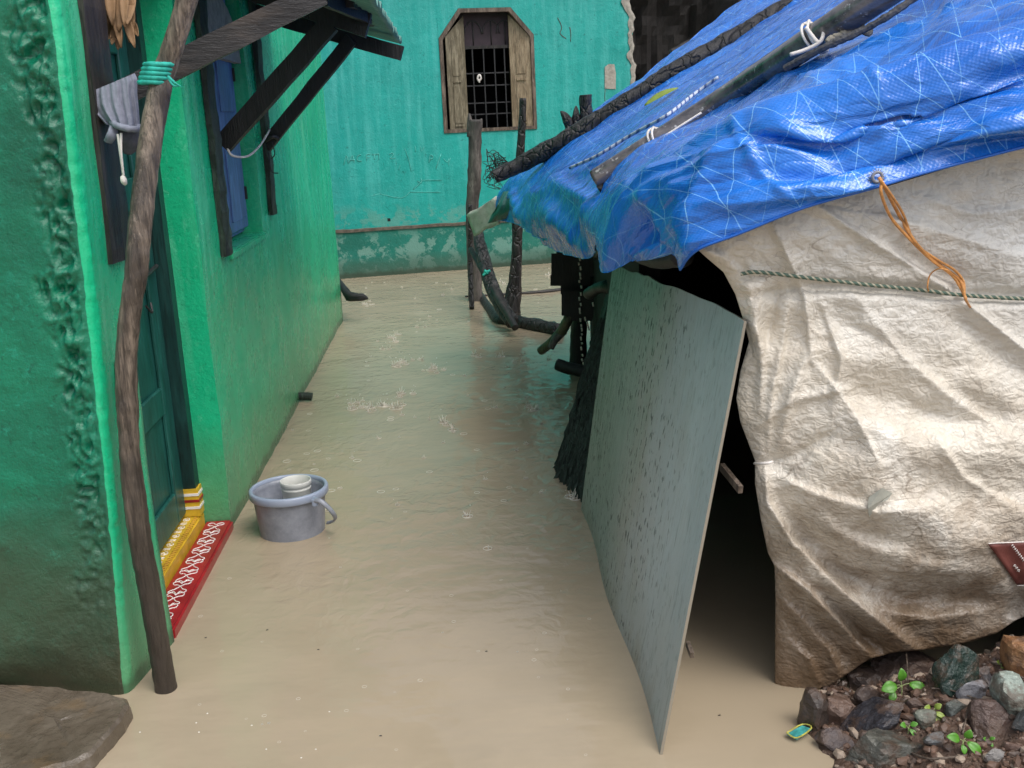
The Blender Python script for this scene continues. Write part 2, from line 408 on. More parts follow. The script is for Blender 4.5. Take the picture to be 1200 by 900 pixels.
# dirty cream tarpaulin
n = NT('dirty_cream_tarpaulin'); x, y, z = n.sep(n.pos)
a = n.noise(2.2, 5, .6); b = n.noise(7, 6, .7, .5)
gx = n.math('ADD', n.math('MULTIPLY_ADD', n.math('SUBTRACT', x, .85), .9, n.math('MULTIPLY', n.math('SUBTRACT', z, .95), 1.9)), n.math('MULTIPLY_ADD', a, .9, -.45))
c = n.mix(n.ramp(gx, [(0., 0.), (.7, 1.)]), (.68, .625, .53), (.63, .635, .62))
c = n.mix(n.ramp(n.noise(5, 5, .65, .6), [(.45, 0.), (.66, .85)]), c, (.78, .75, .68))  # near-white patches: bright highlights put into the tarp colour
c = n.mix(n.math('MULTIPLY', n.ramp(b, [(.42, 0.), (.62, .8)]), n.ramp(z, [(.1, 1.), (.85, .18)])), c, (.30, .21, .13))
mudm = n.math('ADD', n.math('MULTIPLY', z, 1.6), n.math('MULTIPLY_ADD', n.noise(5, 7, .72, .4), 1.6, -.8))
c = n.mix(n.ramp(mudm, [(.10, .95), (.42, .7), (.78, 0.)]), c, (.13, .080, .042))
corner = n.math('ADD', n.math('SUBTRACT', n.math('SUBTRACT', x, .64), n.math('MULTIPLY', z, -.3)), n.math('MULTIPLY_ADD', b, .3, -.15))
c = n.mix(n.ramp(corner, [(.0, .8), (.2, 0.)]), c, (.16, .10, .055))
spk = n.noise(55, 5, .75)
c = n.mix(n.math('MULTIPLY', n.ramp(spk, [(.58, 0.), (.68, .8)]), n.ramp(mudm, [(.3, 1.), (1.1, 0.)])), c, (.06, .036, .02))
mil = n.noise(10, 6, .8, 1.2)
c = n.mix(n.ramp(mil, [(.66, 0.), (.74, .6)]), c, (.13, .125, .11))
def crease(nt_, sc_, stretch, dist=.3, seed=0):
    m = nt_.n.new('ShaderNodeMapping'); nt_.set(m.inputs['Vector'], nt_.pos); m.inputs['Scale'].default_value = stretch; m.inputs['Location'].default_value = (seed, seed*.7, seed*1.3); m.inputs['Rotation'].default_value = (0, seed*.6, 0)
    q = nt_.noise(sc_, 0, .5, dist, vec=m.outputs[0]); return nt_.math('ABSOLUTE', nt_.math('SUBTRACT', q, .5))
k1 = crease(n, 7, (1, 1, 2.2), .5, 1.1); k2 = crease(n, 9, (1.2, 1, 1.6), .6, -1.7); k3 = crease(n, 19, (1, 1, 1.9), .7, 2.3); k4 = crease(n, 24, (1.5, 1, 1.2), .6, -3.1); k5 = crease(n, 48, (1, 1, 1.7), .8, 4.7); k6 = crease(n, 60, (1.3, 1, 1.2), .6, -5.9)
h = n.math('SUBTRACT', n.math('MULTIPLY', k1, .8), n.math('MULTIPLY', k2, .6))
h = n.math('ADD', h, n.math('SUBTRACT', n.math('MULTIPLY', k3, 1.1), n.math('MULTIPLY', k4, 1.0)))
h = n.math('ADD', h, n.math('SUBTRACT', n.math('MULTIPLY', k5, .62), n.math('MULTIPLY', k6, .5)))
dirt = n.math('MAXIMUM', n.ramp(k3, [(0., 1.), (.012, 0.)]), n.math('MAXIMUM', n.ramp(k1, [(0., 1.), (.012, 0.)]), n.ramp(k5, [(0., .7), (.02, 0.)])))
dirt = n.math('MULTIPLY', dirt, n.ramp(n.noise(5, 4), [(.45, 0.), (.65, .7)]))
c = n.mix(dirt, c, (.17, .125, .085))
M['cream'] = n.out(c, n.math('MULTIPLY_ADD', b, .25, .27), n.bump(h, .34, .026), Specular_IOR_Level=.5)
n = NT('twisted_rope_fibre'); tx = n.noise(30, 3, vec=n.pos)
M['rope'] = n.out(n.mix(n.ramp(n.math('SINE', n.math('MULTIPLY', n.math('ADD', n.sep(n.pos)[0], n.math('MULTIPLY', n.sep(n.pos)[2], .9)), 420.)), [(.2, 0.), (.7, 1.)]), (.07, .12, .09), (.42, .39, .29)), .7)

# muddy flood water
n = NT('muddy_flood_water')
a = n.noise(.8, 4, .55); b = n.noise(3, 4, .6)
c = n.mix(a, (.335, .275, .192), (.41, .337, .240))
c = n.mix(n.ramp(b, [(.45, 0.), (.75, .35)]), c, (.275, .228, .155))
x, y, z = n.sep(n.pos)
rip = n.noise(15, 3, .5, .8, vec=n.mapping(n.pos, (1, .8, 1)))
rip2 = n.noise(5, 3, .5, vec=n.mapping(n.pos, (.7, 1.4, 1)))
calm = n.ramp(n.math('MULTIPLY_ADD', n.noise(.9, 2), 1.5, n.math('SUBTRACT', y, 3.3)), [(0., .12), (.9, .8)])
calm = n.math('MULTIPLY', calm, n.ramp(n.math('SUBTRACT', x, .3), [(.0, 1.), (.2, .0)]))
h = n.math('ADD', n.math('MULTIPLY', n.math('MULTIPLY', rip, calm), n.ramp(n.noise(1.7, 3), [(.35, .15), (.65, 1.)])), n.math('MULTIPLY', n.math('MULTIPLY', rip2, .5), n.ramp(n.math('SUBTRACT', x, .3), [(.0, 1.), (.2, .06)])))
M['water'] = n.out(c, .07, n.bump(h, .55, .024), IOR=1.33, Specular_IOR_Level=.5)
M['drop'] = simple('splash_water', (.74, .69, .60), .12, .08, spec=.8, Transmission_Weight=.15)
n = NT('wet_earth'); a = n.noise(9, 7, .7); b = n.noise(60, 5, .7)
c = n.mix(n.ramp(a, [(.3, 0.), (.7, 1.)]), (.06, .036, .025), (.145, .088, .060)); c = n.mix(n.ramp(b, [(.55, 0.), (.7, .7)]), c, (.22, .155, .115))
M['earth'] = n.out(c, n.math('MULTIPLY_ADD', b, .5, .2), n.bump(n.math('ADD', a, n.math('MULTIPLY', b, .6)), .9, .02))
def rockmat(name, c0, c1, wet=.4):
    n = NT(name); v = n.tc.outputs['Object']; a = n.noise(22, 6, .7, .3, vec=v); b = n.noise(90, 4, .7, vec=v); q = n.vor(30, vec=v)
    c = n.mix(n.ramp(a, [(.32, 0.), (.68, 1.)]), c0, c1); c = n.mix(n.ramp(b, [(.6, 0.), (.7, .5)]), c, tuple(min(1, i*1.8+.03) for i in c1))
    c = n.mix(n.ramp(n.noise(16, 5, .7), [(.48, 0.), (.60, .75)]), c, (.095, .060, .042))
    return n.out(c, n.math('MULTIPLY_ADD', a, .45, wet-.2), n.bump(n.math('ADD', a, n.math('ADD', n.math('MULTIPLY', b, .4), q)), .8, .012))
n = NT('wet_slate_slab'); a = n.noise(5, 7, .68, .3); b = n.noise(30, 5, .7)
c = n.mix(n.ramp(a, [(.3, 0.), (.7, 1.)]), (.065, .048, .032), (.15, .125, .095)); c = n.mix(n.ramp(n.noise(9, 4), [(.55, 0.), (.7, .5)]), c, (.18, .115, .055))
M['slab'] = n.out(c, n.ramp(n.noise(6, 4, .6), [(.42, .4), (.56, .05)]), n.bump(n.math('ADD', a, n.math('MULTIPLY', b, .3)), .7, .02))

# ------------------------------------------------------------------ ground, water
def far(x, y): return sstep(13, 22, math.hypot(x, y-4))
bm = bmesh.new()
N = 60
rng = [-400, -120, -40, -24, -20, -17, -14]+[-12+i for i in range(25)]+[14, 17, 20, 24, 40, 120, 400]
gridmesh(bm, [[V((x, y+4, lerp(-.30, .12, far(x, y+4)))) for x in rng] for y in rng])
obj('ground', bm, M['earth'], smooth=True, kind='structure', loc=(0, 0, -.3))
bm = bmesh.new()
gridmesh(bm, [[V((x*18, 4+y*18, 0)) for x in [i/10-1 for i in range(21)]] for y in [i/10-1 for i in range(21)]])
obj('flood_water', bm, M['water'], kind='structure', loc=(0, 0, 0))
def bankz(x, y):
    h = .31*(x-.70)+.10*(y-2.2)*sstep(.70, .95, x) if x > .70 else .8*(x-.70)
    h = min(h, .55)-(.9*(y-2.36)*(.35+.65*sstep(.8, .95, x)) if y > 2.36 else 0)
    nz = .022*MN.noise(V((x*9, y*9, 3)))+.012*MN.noise(V((x*25, y*25, 5)))+.007*MN.noise(V((x*60, y*60, 1)))
    return h+nz*sstep(.5, .8, x)
bm = bmesh.new()
gridmesh(bm, [[V((x, y, bankz(x, y))) for x in [.3+i*.014 for i in range(170)]] for y in [-.8+j*.016 for j in range(236)]])
obj('mud_bank', bm, M['earth'], smooth=True, kind='structure', loc=(1, 2, 0))
def UB(px, py):
    d = ray(px, py); t = 1.5
    while t < 6:
        p = CAM+d*t
        if p.z < max(bankz(p.x, p.y), 0): return p
        t += .004
    return p

# ------------------------------------------------------------------ LEFT HOUSE
house = thing('green_house', 'bright green limewashed house with door and blue shuttered window along the left of the alley', 'house', (-1.4, 4.5, 0))
bm = slab(W, 2.935, 8.24, -.3, 2.75, [(2.0, 3.83, -.4, 2.02), (4.33, 5.12, 1.02, 2.12)], .05, .22, amp=.006, sc_=3)
obj('wall', bm, M['green'], house, smooth=False)
# far return of the house
bm = bmesh.new(); wbox(bm, 8.04, 8.235, -.3, 2.74, -3.0, -.225); obj('end_wall', bm, M['green'], house)
bm = bmesh.new(); box8(bm, [V((-4.2, 2.66, 2.76)), W(2.66, 2.76, .02), W(8.2, 2.76, .02), V((-4.4, 8.2, 2.76)), V((-4.2, 2.66, 2.9)), W(2.66, 2.9, .02), W(8.2, 2.9, .02), V((-4.4, 8.2, 2.9))])
obj('roof', bm, M['cement'], house)  # unseen slab added over the house to block light
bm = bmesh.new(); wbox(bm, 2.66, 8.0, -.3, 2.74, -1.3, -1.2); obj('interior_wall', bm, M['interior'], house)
# near wall: rough front face, rounded corner, narrow strip beside the door, reveal
cornx = [(-.3, -1.11), (.022, -1.094), (.536, -1.066), (1.213, -1.039), (1.815, -1.028), (2.75, -1.02)]
edgex = [(-.3, -1.062), (.0, -1.063), (.566, -1.072), (1.176, -1.059), (1.846, -1.045), (2.75, -1.04)]
P = []; NZ = 430
for k in range(NZ+1):
    z = -.3+3.05*k/NZ; cx = interp(cornx, z); ex = interp(edgex, z); row = []
    yb = 2.62; r = .028
    for i in range(90):                                 # front face
        x = lerp(-3.0, cx-r-.34, i/18) if i < 18 else lerp(cx-r-.34, cx-r, (i-18)/71)
        d = cx-x
        band = sstep(.0, .05, d)*(1-sstep(.075, .13, d+.05*MN.noise(V((0, 5, z*5)))+.03*MN.noise(V((2, 5, z*17)))))*sstep(.05, .5, z)*(.45+.55*sstep(.2, .9, z))
        p = V((x*14, 3, z*14))
        rough = .010*(MN.turbulence(p*1.6, 4, False)-.35)+.011*(.5-abs(MN.noise(V((x*42, 9, z*34)))*2.2))+.007*abs(MN.noise(V((x*95, 9, z*80))))-.011*sstep(.30, .46, MN.noise(V((x*22, 2, z*19))))+.004*MN.noise(V((x*170, 9, z*150)))
        gen = .006*MN.noise(V((x*4, 1, z*4)))+.003*MN.noise(V((x*18, 1, z*18)))
        und = .05*(1-sstep(-.05, .16, z+.05*MN.noise(V((x*5, 0, 2)))))*sstep(.06, .3, d)   # eroded foot
        row.append(V((x, yb+gen-rough*band*1.35+und, z)))
    for i in range(1, 9):
        th = math.pi/2*i/9; w = .004*MN.noise(V((i*.2, 4, z*12)))+.003*MN.noise(V((1, 4, z*40)))
        row.append(V((cx-r+r*math.sin(th)+w, yb+r-r*math.cos(th), z)))
    for i in range(14):
        t = i/13; row.append(V((lerp(cx, ex, t)+.004*MN.noise(V((t*1.5, 7, z*5))), lerp(yb+r, 2.92, t), z)))
    for i in range(1, 4): row.append(V((ex-.12*i, 2.925, z)))
    P.append(row)
bm = bmesh.new(); gridmesh(bm, P)
ns = len(P[0])
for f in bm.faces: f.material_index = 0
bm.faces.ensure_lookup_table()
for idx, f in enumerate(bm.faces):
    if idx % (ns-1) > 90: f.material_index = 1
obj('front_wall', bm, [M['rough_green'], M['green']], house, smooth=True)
# bare patch low on the strip
bm = bmesh.new()
# wooden jamb post
bm = bmesh.new()
jp = []
for k in range(40):
    z = 1.172+1.4*k/39; e = interp(edgex, z); q = lambda s: .004*MN.noise(V((s, z*14, 2)))
    jp.append([V((e-.05, 2.775+q(1), z)), V((e+.022+q(2), 2.775+q(3), z)), V((e+.024+q(4), 2.86, z)), V((e+.020+q(5), 2.935+q(6), z)), V((e-.05, 2.935, z))])
vs = gridmesh(bm, jp); bm.faces.new([r for r in vs[0]][::-1]); bm.faces.new(vs[-1])
obj('jamb_post', bm, M['wood_dark'], house, label='blackened wooden post beside the door')
bm = bmesh.new(); P_ = []
for (z, a, b) in ((.92, .30, .36), (.84, .26, .55), (.74, .34, .62), (.64, .46, .62), (.55, .56, .62)):
    e = interp(edgex, z); cx = interp(cornx, z); P_.append([V((lerp(cx, e, t)+.0055, lerp(2.648, 2.92, t), z)) for t in (a+.02*math.sin(z*30), (a+b)/2, b)])
gridmesh(bm, P_); solidify(bm, .003, V((1, 0, 0))); obj('bare_plaster_patch', bm, M['cement'], house)
# doorway
door = obj('door', (lambda b: (wbox(b, 2.96, 3.768, .10, 1.86, -.195, -.165), b)[1])(bmesh.new()), M['teal_door'], house)
for nm, a in (('door_stile', (3.66, 3.766, .10, 1.86)), ('door_stile', (2.962, 3.06, .10, 1.86)), ('door_rail', (3.062, 3.658, .10, .22)), ('door_rail', (3.062, 3.658, .52, .62)), ('door_rail', (3.062, 3.658, 1.25, 1.36)), ('door_rail', (3.062, 3.658, 1.76, 1.86))):
    bm = bmesh.new(); wbox(bm, *a, -.1649, -.150); bmesh.ops.bevel(bm, geom=bm.edges[:], offset=.004, segments=1, affect='EDGES'); obj(nm, bm, M['teal_door'], door)
bm = bmesh.new(); tube(bm, [W(3.50, 1.02, -.140), W(3.60, 1.03, -.137), W(3.74, 1.045, -.137)], .008, 8, 4); tube(bm, [W(3.58, .93, -.145), W(3.61, .90, -.135), W(3.64, .93, -.145)], .004, 6, 5)
obj('door_bolt', bm, M['iron'], door)
bm = bmesh.new(); wbox(bm, 3.77, 3.829, .195, 2.018, -.2, -.105); wbox(bm, 2.927, 2.958, .10, 2.018, -.2, -.13); wbox(bm, 2.96, 3.768, 1.95, 2.017, -.2, -.11)
obj('door_frame', bm, M['teal_dark'], house)
bm = bmesh.new(); wbox(bm, 3.765, 3.829, .085, .194, -.165, -.098); fb = obj('frame_foot', bm, M['yellow'], house, label='yellow striped foot of the door frame')
for z, mt in ((.120, 'white'), (.147, 'red'), (.172, 'white')):
    bm = bmesh.new(); wbox(bm, 3.7625, 3.829, z-.005, z+.005, -.162, -.0955); obj('painted_stripe', bm, M[mt], fb)
# threshold and red step
bm = bmesh.new(); wbox(bm, 2.925, 3.829, -.2, .082, -.24, -.100); bmesh.ops.bevel(bm, geom=bm.edges[:], offset=.006, segments=2, affect='EDGES')
th = obj('threshold', bm, M['yellow'], house, label='yellow painted threshold')
bm = bmesh.new(); wbox(bm, 2.93, 3.842, -.25, .036, -.102, .004); bmesh.ops.bevel(bm, geom=bm.edges[:], offset=.008, segments=2, affect='EDGES')
rs_ = obj('door_step', bm, M['red'], house, label='red step with white looped pattern')
def strokes(name, curves, place, r, m, parent, n=6):
    bm = bmesh.new()
    for cv in curves: tube(bm, [place(*q) for q in cv], r, 5, n, flat=1)
    return obj(name, bm, m, parent, smooth=True)
# kolam loops on the red step (s along, o across)
cv = []; k = 0
s = 3.79
while s > 2.98:
    L = .088
    for sg in (1, -1):
        q = lambda a, o: (s-a+.006*MN.noise(V((s*9, a*40, sg))), -.052+sg*o*.74+.004*MN.noise(V((s*7, a*30, sg*3))))
        cv.append([q(.0, .0), q(-.012, .014), q(-.016, .030), q(-.006, .040), q(.006, .034), q(.008, .018), q(.024, .0), q(.044, -.018), q(.052, -.034), q(.064, -.040), q(.072, -.030), q(.064, -.016), q(.076, -.004), q(.088, .0)])
    s -= L
strokes('loop_pattern', cv, lambda s, o: W(s, .0365, o), .0018, M['white'], rs_, 5)
# spirals on threshold top
cv = []; cv2 = []
s = 3.74
while s > 2.97:
    cv.append([(s+.018*(1-t)*math.cos(t*11), -.148+.016*(1-t)*math.sin(t*11)) for t in [i/12 for i in range(12)]])
    cv.append([(s-.034, -.135), (s-.034, -.163)]); cv.append([(s-.046, -.135), (s-.046, -.163)])
    s -= .080
strokes('spiral_pattern', cv, lambda s, o: W(s, .0825, o), .0016, M['white'], th, 3)
s = 3.80
while s > 2.95: cv2.append([(s, -.106), (s-.014, -.122)]); s -= .022
strokes('dash_pattern', cv2, lambda s, o: W(s, .0825, o), .002, M['ochre'], th, 2)
# window with blue shutters
win = obj('window', (lambda b: (wbox(b, 4.335, 5.115, 1.03, 2.11, -.12, -.085), b)[1])(bmesh.new()), M['blue_shutter'], house, label='closed blue window shutters')
bm = bmesh.new(); wbox(bm, 4.40, 4.66, 1.05, 2.10, -.0849, -.060); wbox(bm, 4.675, 5.10, 1.05, 2.10, -.0849, -.060); bmesh.ops.bevel(bm, geom=bm.edges[:], offset=.006, segments=1, affect='EDGES'); obj('shutter', bm, M['blue_shutter'], win)
bm = bmesh.new(); wbox(bm, 4.73, 5.02, 1.10, 1.50, -.0596, -.054); wbox(bm, 4.73, 5.02, 1.58, 2.02, -.0596, -.054); bmesh.ops.bevel(bm, geom=bm.edges[:], offset=.005, segments=1, affect='EDGES'); obj('shutter_panel', bm, M['blue_shutter'], win)
for z in (1.18, 1.72):
    bm = bmesh.new(); wbox(bm, 5.085, 5.098, z, z+.06, -.0596, -.05); obj('hinge', bm, M['iron'], win)
bm = bmesh.new(); wbox(bm, 4.30, 5.16, .985, 1.018, -.2, .018); bmesh.ops.bevel(bm, geom=bm.edges[:], offset=.006, segments=2, affect='EDGES'); obj('window_sill', bm, M['green'], house)
def rotpost(s0, s1, z0, z1, lab):
    P_ = []
    for k in range(50):
        z = lerp(z0, z1, k/49); q = lambda a: .010*MN.noise(V((a*3, z*16, s0)))
        P_.append([W(s0+q(1), z, .005), W(s0+q(1), z, .026+q(2)), W((s0+s1)/2+q(5), z, .032+q(3)), W(s1+q(4), z, .024+q(2)), W(s1+q(4), z, .005)])
    bm = bmesh.new(); vs = gridmesh(bm, P_); bm.faces.new(vs[0]); bm.faces.new(vs[-1])
    return obj('window_post', bm, M['mossy'], house, label=lab)
rotpost(4.14, 4.28, 1.02, 2.4, 'rotten mossy post before the blue shutters'); rotpost(5.32, 5.46, 1.08, 2.4, 'rotten mossy post beyond the blue shutters')
# drain stub low on the wall
bm = bmesh.new(); tube(bm, [W(5.75, .03, -.05), W(5.75, .028, .03), W(5.75, .022, .07)], .022, 10, 3); obj('drain_stub', bm, M['mossy'], house)
# end panel above (cement arch over the window)
bm = bmesh.new()
ring = []
for i in range(13):
    th_ = math.pi*i/12; ring.append((4.73+.385*math.cos(th_), 1.80+.26*math.sin(th_)))
v0 = [bm.verts.new(W(a, z, -.05)) for a, z in ring]; v1 = [bm.verts.new(W(a, z, -.02)) for a, z in ring]
bm.faces.new(v0[::-1]); bm.faces.new(v1)
for i in range(12): bm.faces.new((v0[i], v0[i+1], v1[i+1], v1[i]))
bm.faces.new((v0[-1], v0[0], v1[0], v1[-1]))
obj('window_arch', bm, M['cement'], house)

# ------------------------------------------------------------------ AWNING
aw = thing('awning', 'lean-to awning of black beams and a green corrugated sheet on the green house wall', 'awning', W(4.6, 1.95, .1))
def sheetz(o): return lerp(2.15, 1.945, (o+.02)/.66)
bm = bmesh.new(); P_ = []
for i in range(26):
    o = -.0+.70*i/25; row = []
    for j in range(300):
        s = 3.7+2.15*j/299; row.append(W(s, sheetz(o)+.013*math.sin(s*2*math.pi/.078)-.0*o+.01*MN.noise(V((s*2, o*3, 0))), o+.012*MN.noise(V((s*6, 0, 0)))*(i == 25)))
    P_.append(row)
gridmesh(bm, P_); solidify(bm, .006, V((0, 0, 1)))
obj('roof_sheet', bm, M['awning'], aw, smooth=True)
def rafter(nm, p, q, w, h, m='wood_black', lab=None):
    bm = bmesh.new(); bar(bm, p, q, w, h); bmesh.ops.subdivide_edges(bm, edges=bm.edges[:], cuts=6, use_grid_fill=True)
    for v in bm.verts: v.co += V((MN.noise(v.co*9), MN.noise(v.co*9+V((5, 0, 0))), MN.noise(v.co*9+V((0, 7, 0)))))*.004
    return obj(nm, bm, M[m], aw, label=lab)
rafter('rafter', U(300, 14, 5.40), U(471, 63, 5.40), .06, .070)
rafter('rafter', U(300, -12, 4.40), U(432, 30, 4.40), .06, .095)
rafter('eave_purlin', U(405, 0, 4.1), U(436, 24, 5.1), .06, .05)
rafter('fascia_board', U(380, -8, 3.9), U(432, 14, 4.42), .02, .09)
rafter('brace', U(261, 170, 4.42), U(387, 28, 4.40), .055, .075)
br = rafter('brace', U(311, 172, 5.36), U(412, 46, 5.36), .05, .062)
bm = bmesh.new(); tube(bm, [U(266, 172, 4.40), U(272, 182, 4.40), U(290, 183, 4.6), U(305, 170, 5.0), U(316, 152, 5.3)], .005, 6, 6); obj('wire_tie', bm, M['cord_white'], aw, smooth=True)
bm = bmesh.new(); tube(bm, [U(311, 165, 5.30), U(320, 160, 5.29), U(326, 163, 5.33)], .010, 6, 4); obj('wire_wrap', bm, M['iron'], aw, smooth=True)
bm = bmesh.new(); tube(bm, [U(318, 165, 5.32), U(322, 180, 5.33), U(318, 186, 5.33)], .003, 5, 5); tube(bm, [U(315, 178, 5.33), U(318, 200, 5.33), U(326, 203, 5.33)], .003, 5, 5); obj('loose_wire', bm, M['iron'], aw, smooth=True)

# beam lashed to the pole
bm = bmesh.new(); bar(bm, U(96, 134, 2.86), U(375, -8, 3.05), .06, .066); bmesh.ops.subdivide_edges(bm, edges=bm.edges[:], cuts=10, use_grid_fill=True)
for v in bm.verts: v.co += V((MN.noise(v.co*8), MN.noise(v.co*8+V((5, 0, 0))), MN.noise(v.co*8+V((0, 7, 0)))))*.005
n = NT('dark_plank_wood'); a = n.noise(3, 6, .6, .3, vec=n.mapping(n.pos, (1.2, 1, 3)))
M['plank'] = n.out(n.mix(n.ramp(a, [(.5, 0.), (.62, .9)]), (.009, .008, .009), (.045, .034, .028)), .45, n.bump(n.noise(40, 5, .7, vec=n.mapping(n.pos, (.4, 1, 3))), .5, .006))
tag(obj('wooden_beam', bm, M['plank']), 'dark sawn beam slanting up from the door post, lashed to the crooked pole', 'beam')

# crooked pole
pole = thing('crooked_pole', 'tall crooked brown tree pole standing in the water against the green house', 'pole', (-1.0, 2.59, 0))
pp = [(232, -40), (222, -10), (207, 40), (193, 85), (181, 140), (172, 200), (164, 270), (160, 320), (153, 365), (148, 410), (149, 480), (154, 550), (164, 630), (177, 700), (188, 765), (196, 812), (202, 850)]
pr = [.027, .027, .027, .027, .027, .028, .028, .029, .028, .027, .028, .028, .028, .028, .029, .031, .031]
stick('trunk', [U(x, y, interp([(-40, 2.76), (85, 2.76), (300, 2.64), (640, 2.62), (812, 2.64)], y)) for x, y in pp], pr, M['wood_pole'], pole, .16, 20, 14, 14)
bm = bmesh.new()
for k in range(5):
    c = U(187.5-k*1.6, 76+k*5.2, 2.76); ax = (U(193, 85, 2.76)-U(181, 140, 2.76)).normalized(); a = ax.cross(V((0, 1, 0))).normalized(); b = ax.cross(a)
    a = (a+ax*-.30).normalized()
    tube(bm, [c+(a*math.cos(t)+b*math.sin(t))*.0365 for t in [2*math.pi*i/16 for i in range(17)]], .0065, 6, 2, .2, 60)
tube(bm, [U(197, 90, 2.72), U(205, 97, 2.71), U(213, 102, 2.71)], [.005, .003, .001], 5, 4); tube(bm, [U(197, 90, 2.72), U(203, 100, 2.71), U(209, 101, 2.71)], [.005, .003, .001], 5, 4)
obj('lashing', bm, M['tie_teal'], pole, smooth=True, label='teal cloth strip tied round the pole')

# shorts
shorts = thing('cotton_shorts', 'grey cotton shorts with white drawstring hung over the dark beam by the door', 'shorts', U(135, 165, 2.80))
secs = [(131, 97, 27, -.42), (132, 104, 29, -.40), (133, 118, 28, -.30), (137, 132, 26, -.10), (141, 143, 23, .12), (143, 150, 20, .22)]
bm = bmesh.new(); P_ = []
for k in range(31):
    t = k/30*(len(secs)-1); i = min(int(t), len(secs)-2); f = t-i
    cx, cy, hw, sl = [lerp(secs[i][q], secs[i+1][q], f) for q in range(4)]
    row = []
    for j in range(97):
        thq = 2*math.pi*j/96; ca = math.cos(thq); sa = math.sin(thq)
        fold = .006*math.sin(ca*13+k*.05)*(.4+k/30)+.003*math.sin(ca*29+2)
        px = cx+hw*ca; py = cy+hw*ca*sl
        dep = 2.815-sa*(.030+.018*k/30)-(fold if sa > 0 else 0)+.0
        row.append(U(px, py, dep))
    P_.append(row)
gridmesh(bm, P_); bmesh.ops.remove_doubles(bm, verts=bm.verts[:], dist=1e-5)
obj('cloth_body', bm, M['denim'], shorts, smooth=True)
bm = bmesh.new(); tube(bm, [U(147+16*math.cos(t)*.98, 146+16*math.cos(t)*.22+4*math.sin(t), 2.79-.035*math.sin(t)) for t in [2*math.pi*i/18 for i in range(19)]], .0085, 8, 3, .15, 90); obj('waistband', bm, M['denim'], shorts, smooth=True)
bm = bmesh.new(); tube(bm, [U(134, 148, 2.78), U(131, 158, 2.77), U(127, 166, 2.78)], [.012, .013, .012], 10, 6, .1, 80, flat=.5); obj('leg_cuff', bm, M['denim'], shorts, smooth=True)
bm = bmesh.new(); tube(bm, [U(152, 150, 2.83), U(154, 165, 2.83), U(150, 180, 2.84)], [.038, .034, .012], 12, 6, .25, 30, flat=.5); obj('leg_fold', bm, simple('shaded_grey_cotton', (.10, .105, .13), .9, .2, 60), shorts, smooth=True)  # cotton colour darkened for the shade on the underside
bm = bmesh.new(); tube(bm, [U(138, 157, 2.765), U(141, 180, 2.765), U(145, 208, 2.765)], .0035, 6, 5); tube(bm, [U(142, 156, 2.765), U(142, 180, 2.76), U(145, 208, 2.765)], .0035, 6, 5); tube(bm, [U(143.5, 207, 2.765), U(145, 212, 2.76), U(147, 216, 2.765)], [.006, .009, .005], 8, 4); obj('drawstring', bm, M['cord_white'], shorts, smooth=True)

# garland of dried leaves
def leafmesh(bm, base, tip, width, nrm, curl=.2, n=7):
    base = V(base); tip = V(tip); d = tip-base; s = d.cross(V(nrm)).normalized(); up = s.cross(d).normalized(); P_ = []
    for i in range(n+1):
        t = i/n; w = width*math.sin(math.pi*min(1, t*.93+.05))**.8; c = base+d*t+up*curl*d.length*math.sin(t*math.pi)*.5
        P_.append([c-s*w+up*w*.35, c-s*w*.5+up*w*.05, c, c+s*w*.5+up*w*.05, c+s*w+up*w*.35])
    gridmesh(bm, P_)
bm = bmesh.new()
for x0, y0, x1, y1, w in ((127, -30, 132, 30, 5), (131, -30, 142, 56, 5), (148, -30, 139, 36, 6), (150, -20, 152, 50, 5.5), (154, -25, 149, 28, 6), (144, 10, 158, 56, 4), (150, 20, 162, 42, 4), (135, 20, 122, 44, 3.5), (137, 25, 131, 52, 4), (140, 30, 138, 58, 4), (133, 28, 125, 48, 3.5), (146, -30, 146, 32, 4), (128, -30, 127, 28, 4)):
    leafmesh(bm, U(x0, y0, 3.03+random.uniform(-.03, .03)), U(x1, y1, 3.0+random.uniform(-.04, .04)), w*3.0/F*1.15, (random.uniform(-.5, .5), -1, random.uniform(-.3, .3)), random.uniform(-.15, .25))
solidify(bm, .0012)
tag(obj('dried_leaf_garland', bm, M['dry_leaf'], smooth=True), 'bunch of dry brown leaves hanging in the dark doorway top', 'garland')

# ------------------------------------------------------------------ BACK HOUSE
bh = thing('turquoise_house', 'turquoise plastered house closing off the far end of the alley', 'house', B(0, 0, -.2))
hole = (-.567, .372, 1.38, 2.56)
bm = slab(B, -4.5, 1.40, .478, 3.3, [hole], .08, .25, amp=.006, sc_=2)
# ragged right edge
for v in bm.verts:
    a = v.co.x
    if a > 1.3: v.co.x += .05*MN.noise(V((0, 3, v.co.z*6)))+.03*MN.noise(V((0, 3, v.co.z*17)))-.02*(v.co.z-1.8)
obj('wall', bm, M['turq'], bh)
bm = slab(B, -4.5, 1.42, -.3, .477, [], .08, .25, amp=.004, sc_=2); obj('plinth', bm, M['turq_low'], bh)
bm = bmesh.new(); P_ = []
for i in range(160):
    a = -4.4+5.8*i/159; q = .008*MN.noise(V((a*5, 0, 0))); P_.append([B(a, .458+q, .001), B(a, .46+q, .014), B(a, .487+q, .012), B(a, .492+q, .001)])
gridmesh(bm, P_); obj('ledge_strip', bm, M['brown_band'], bh)
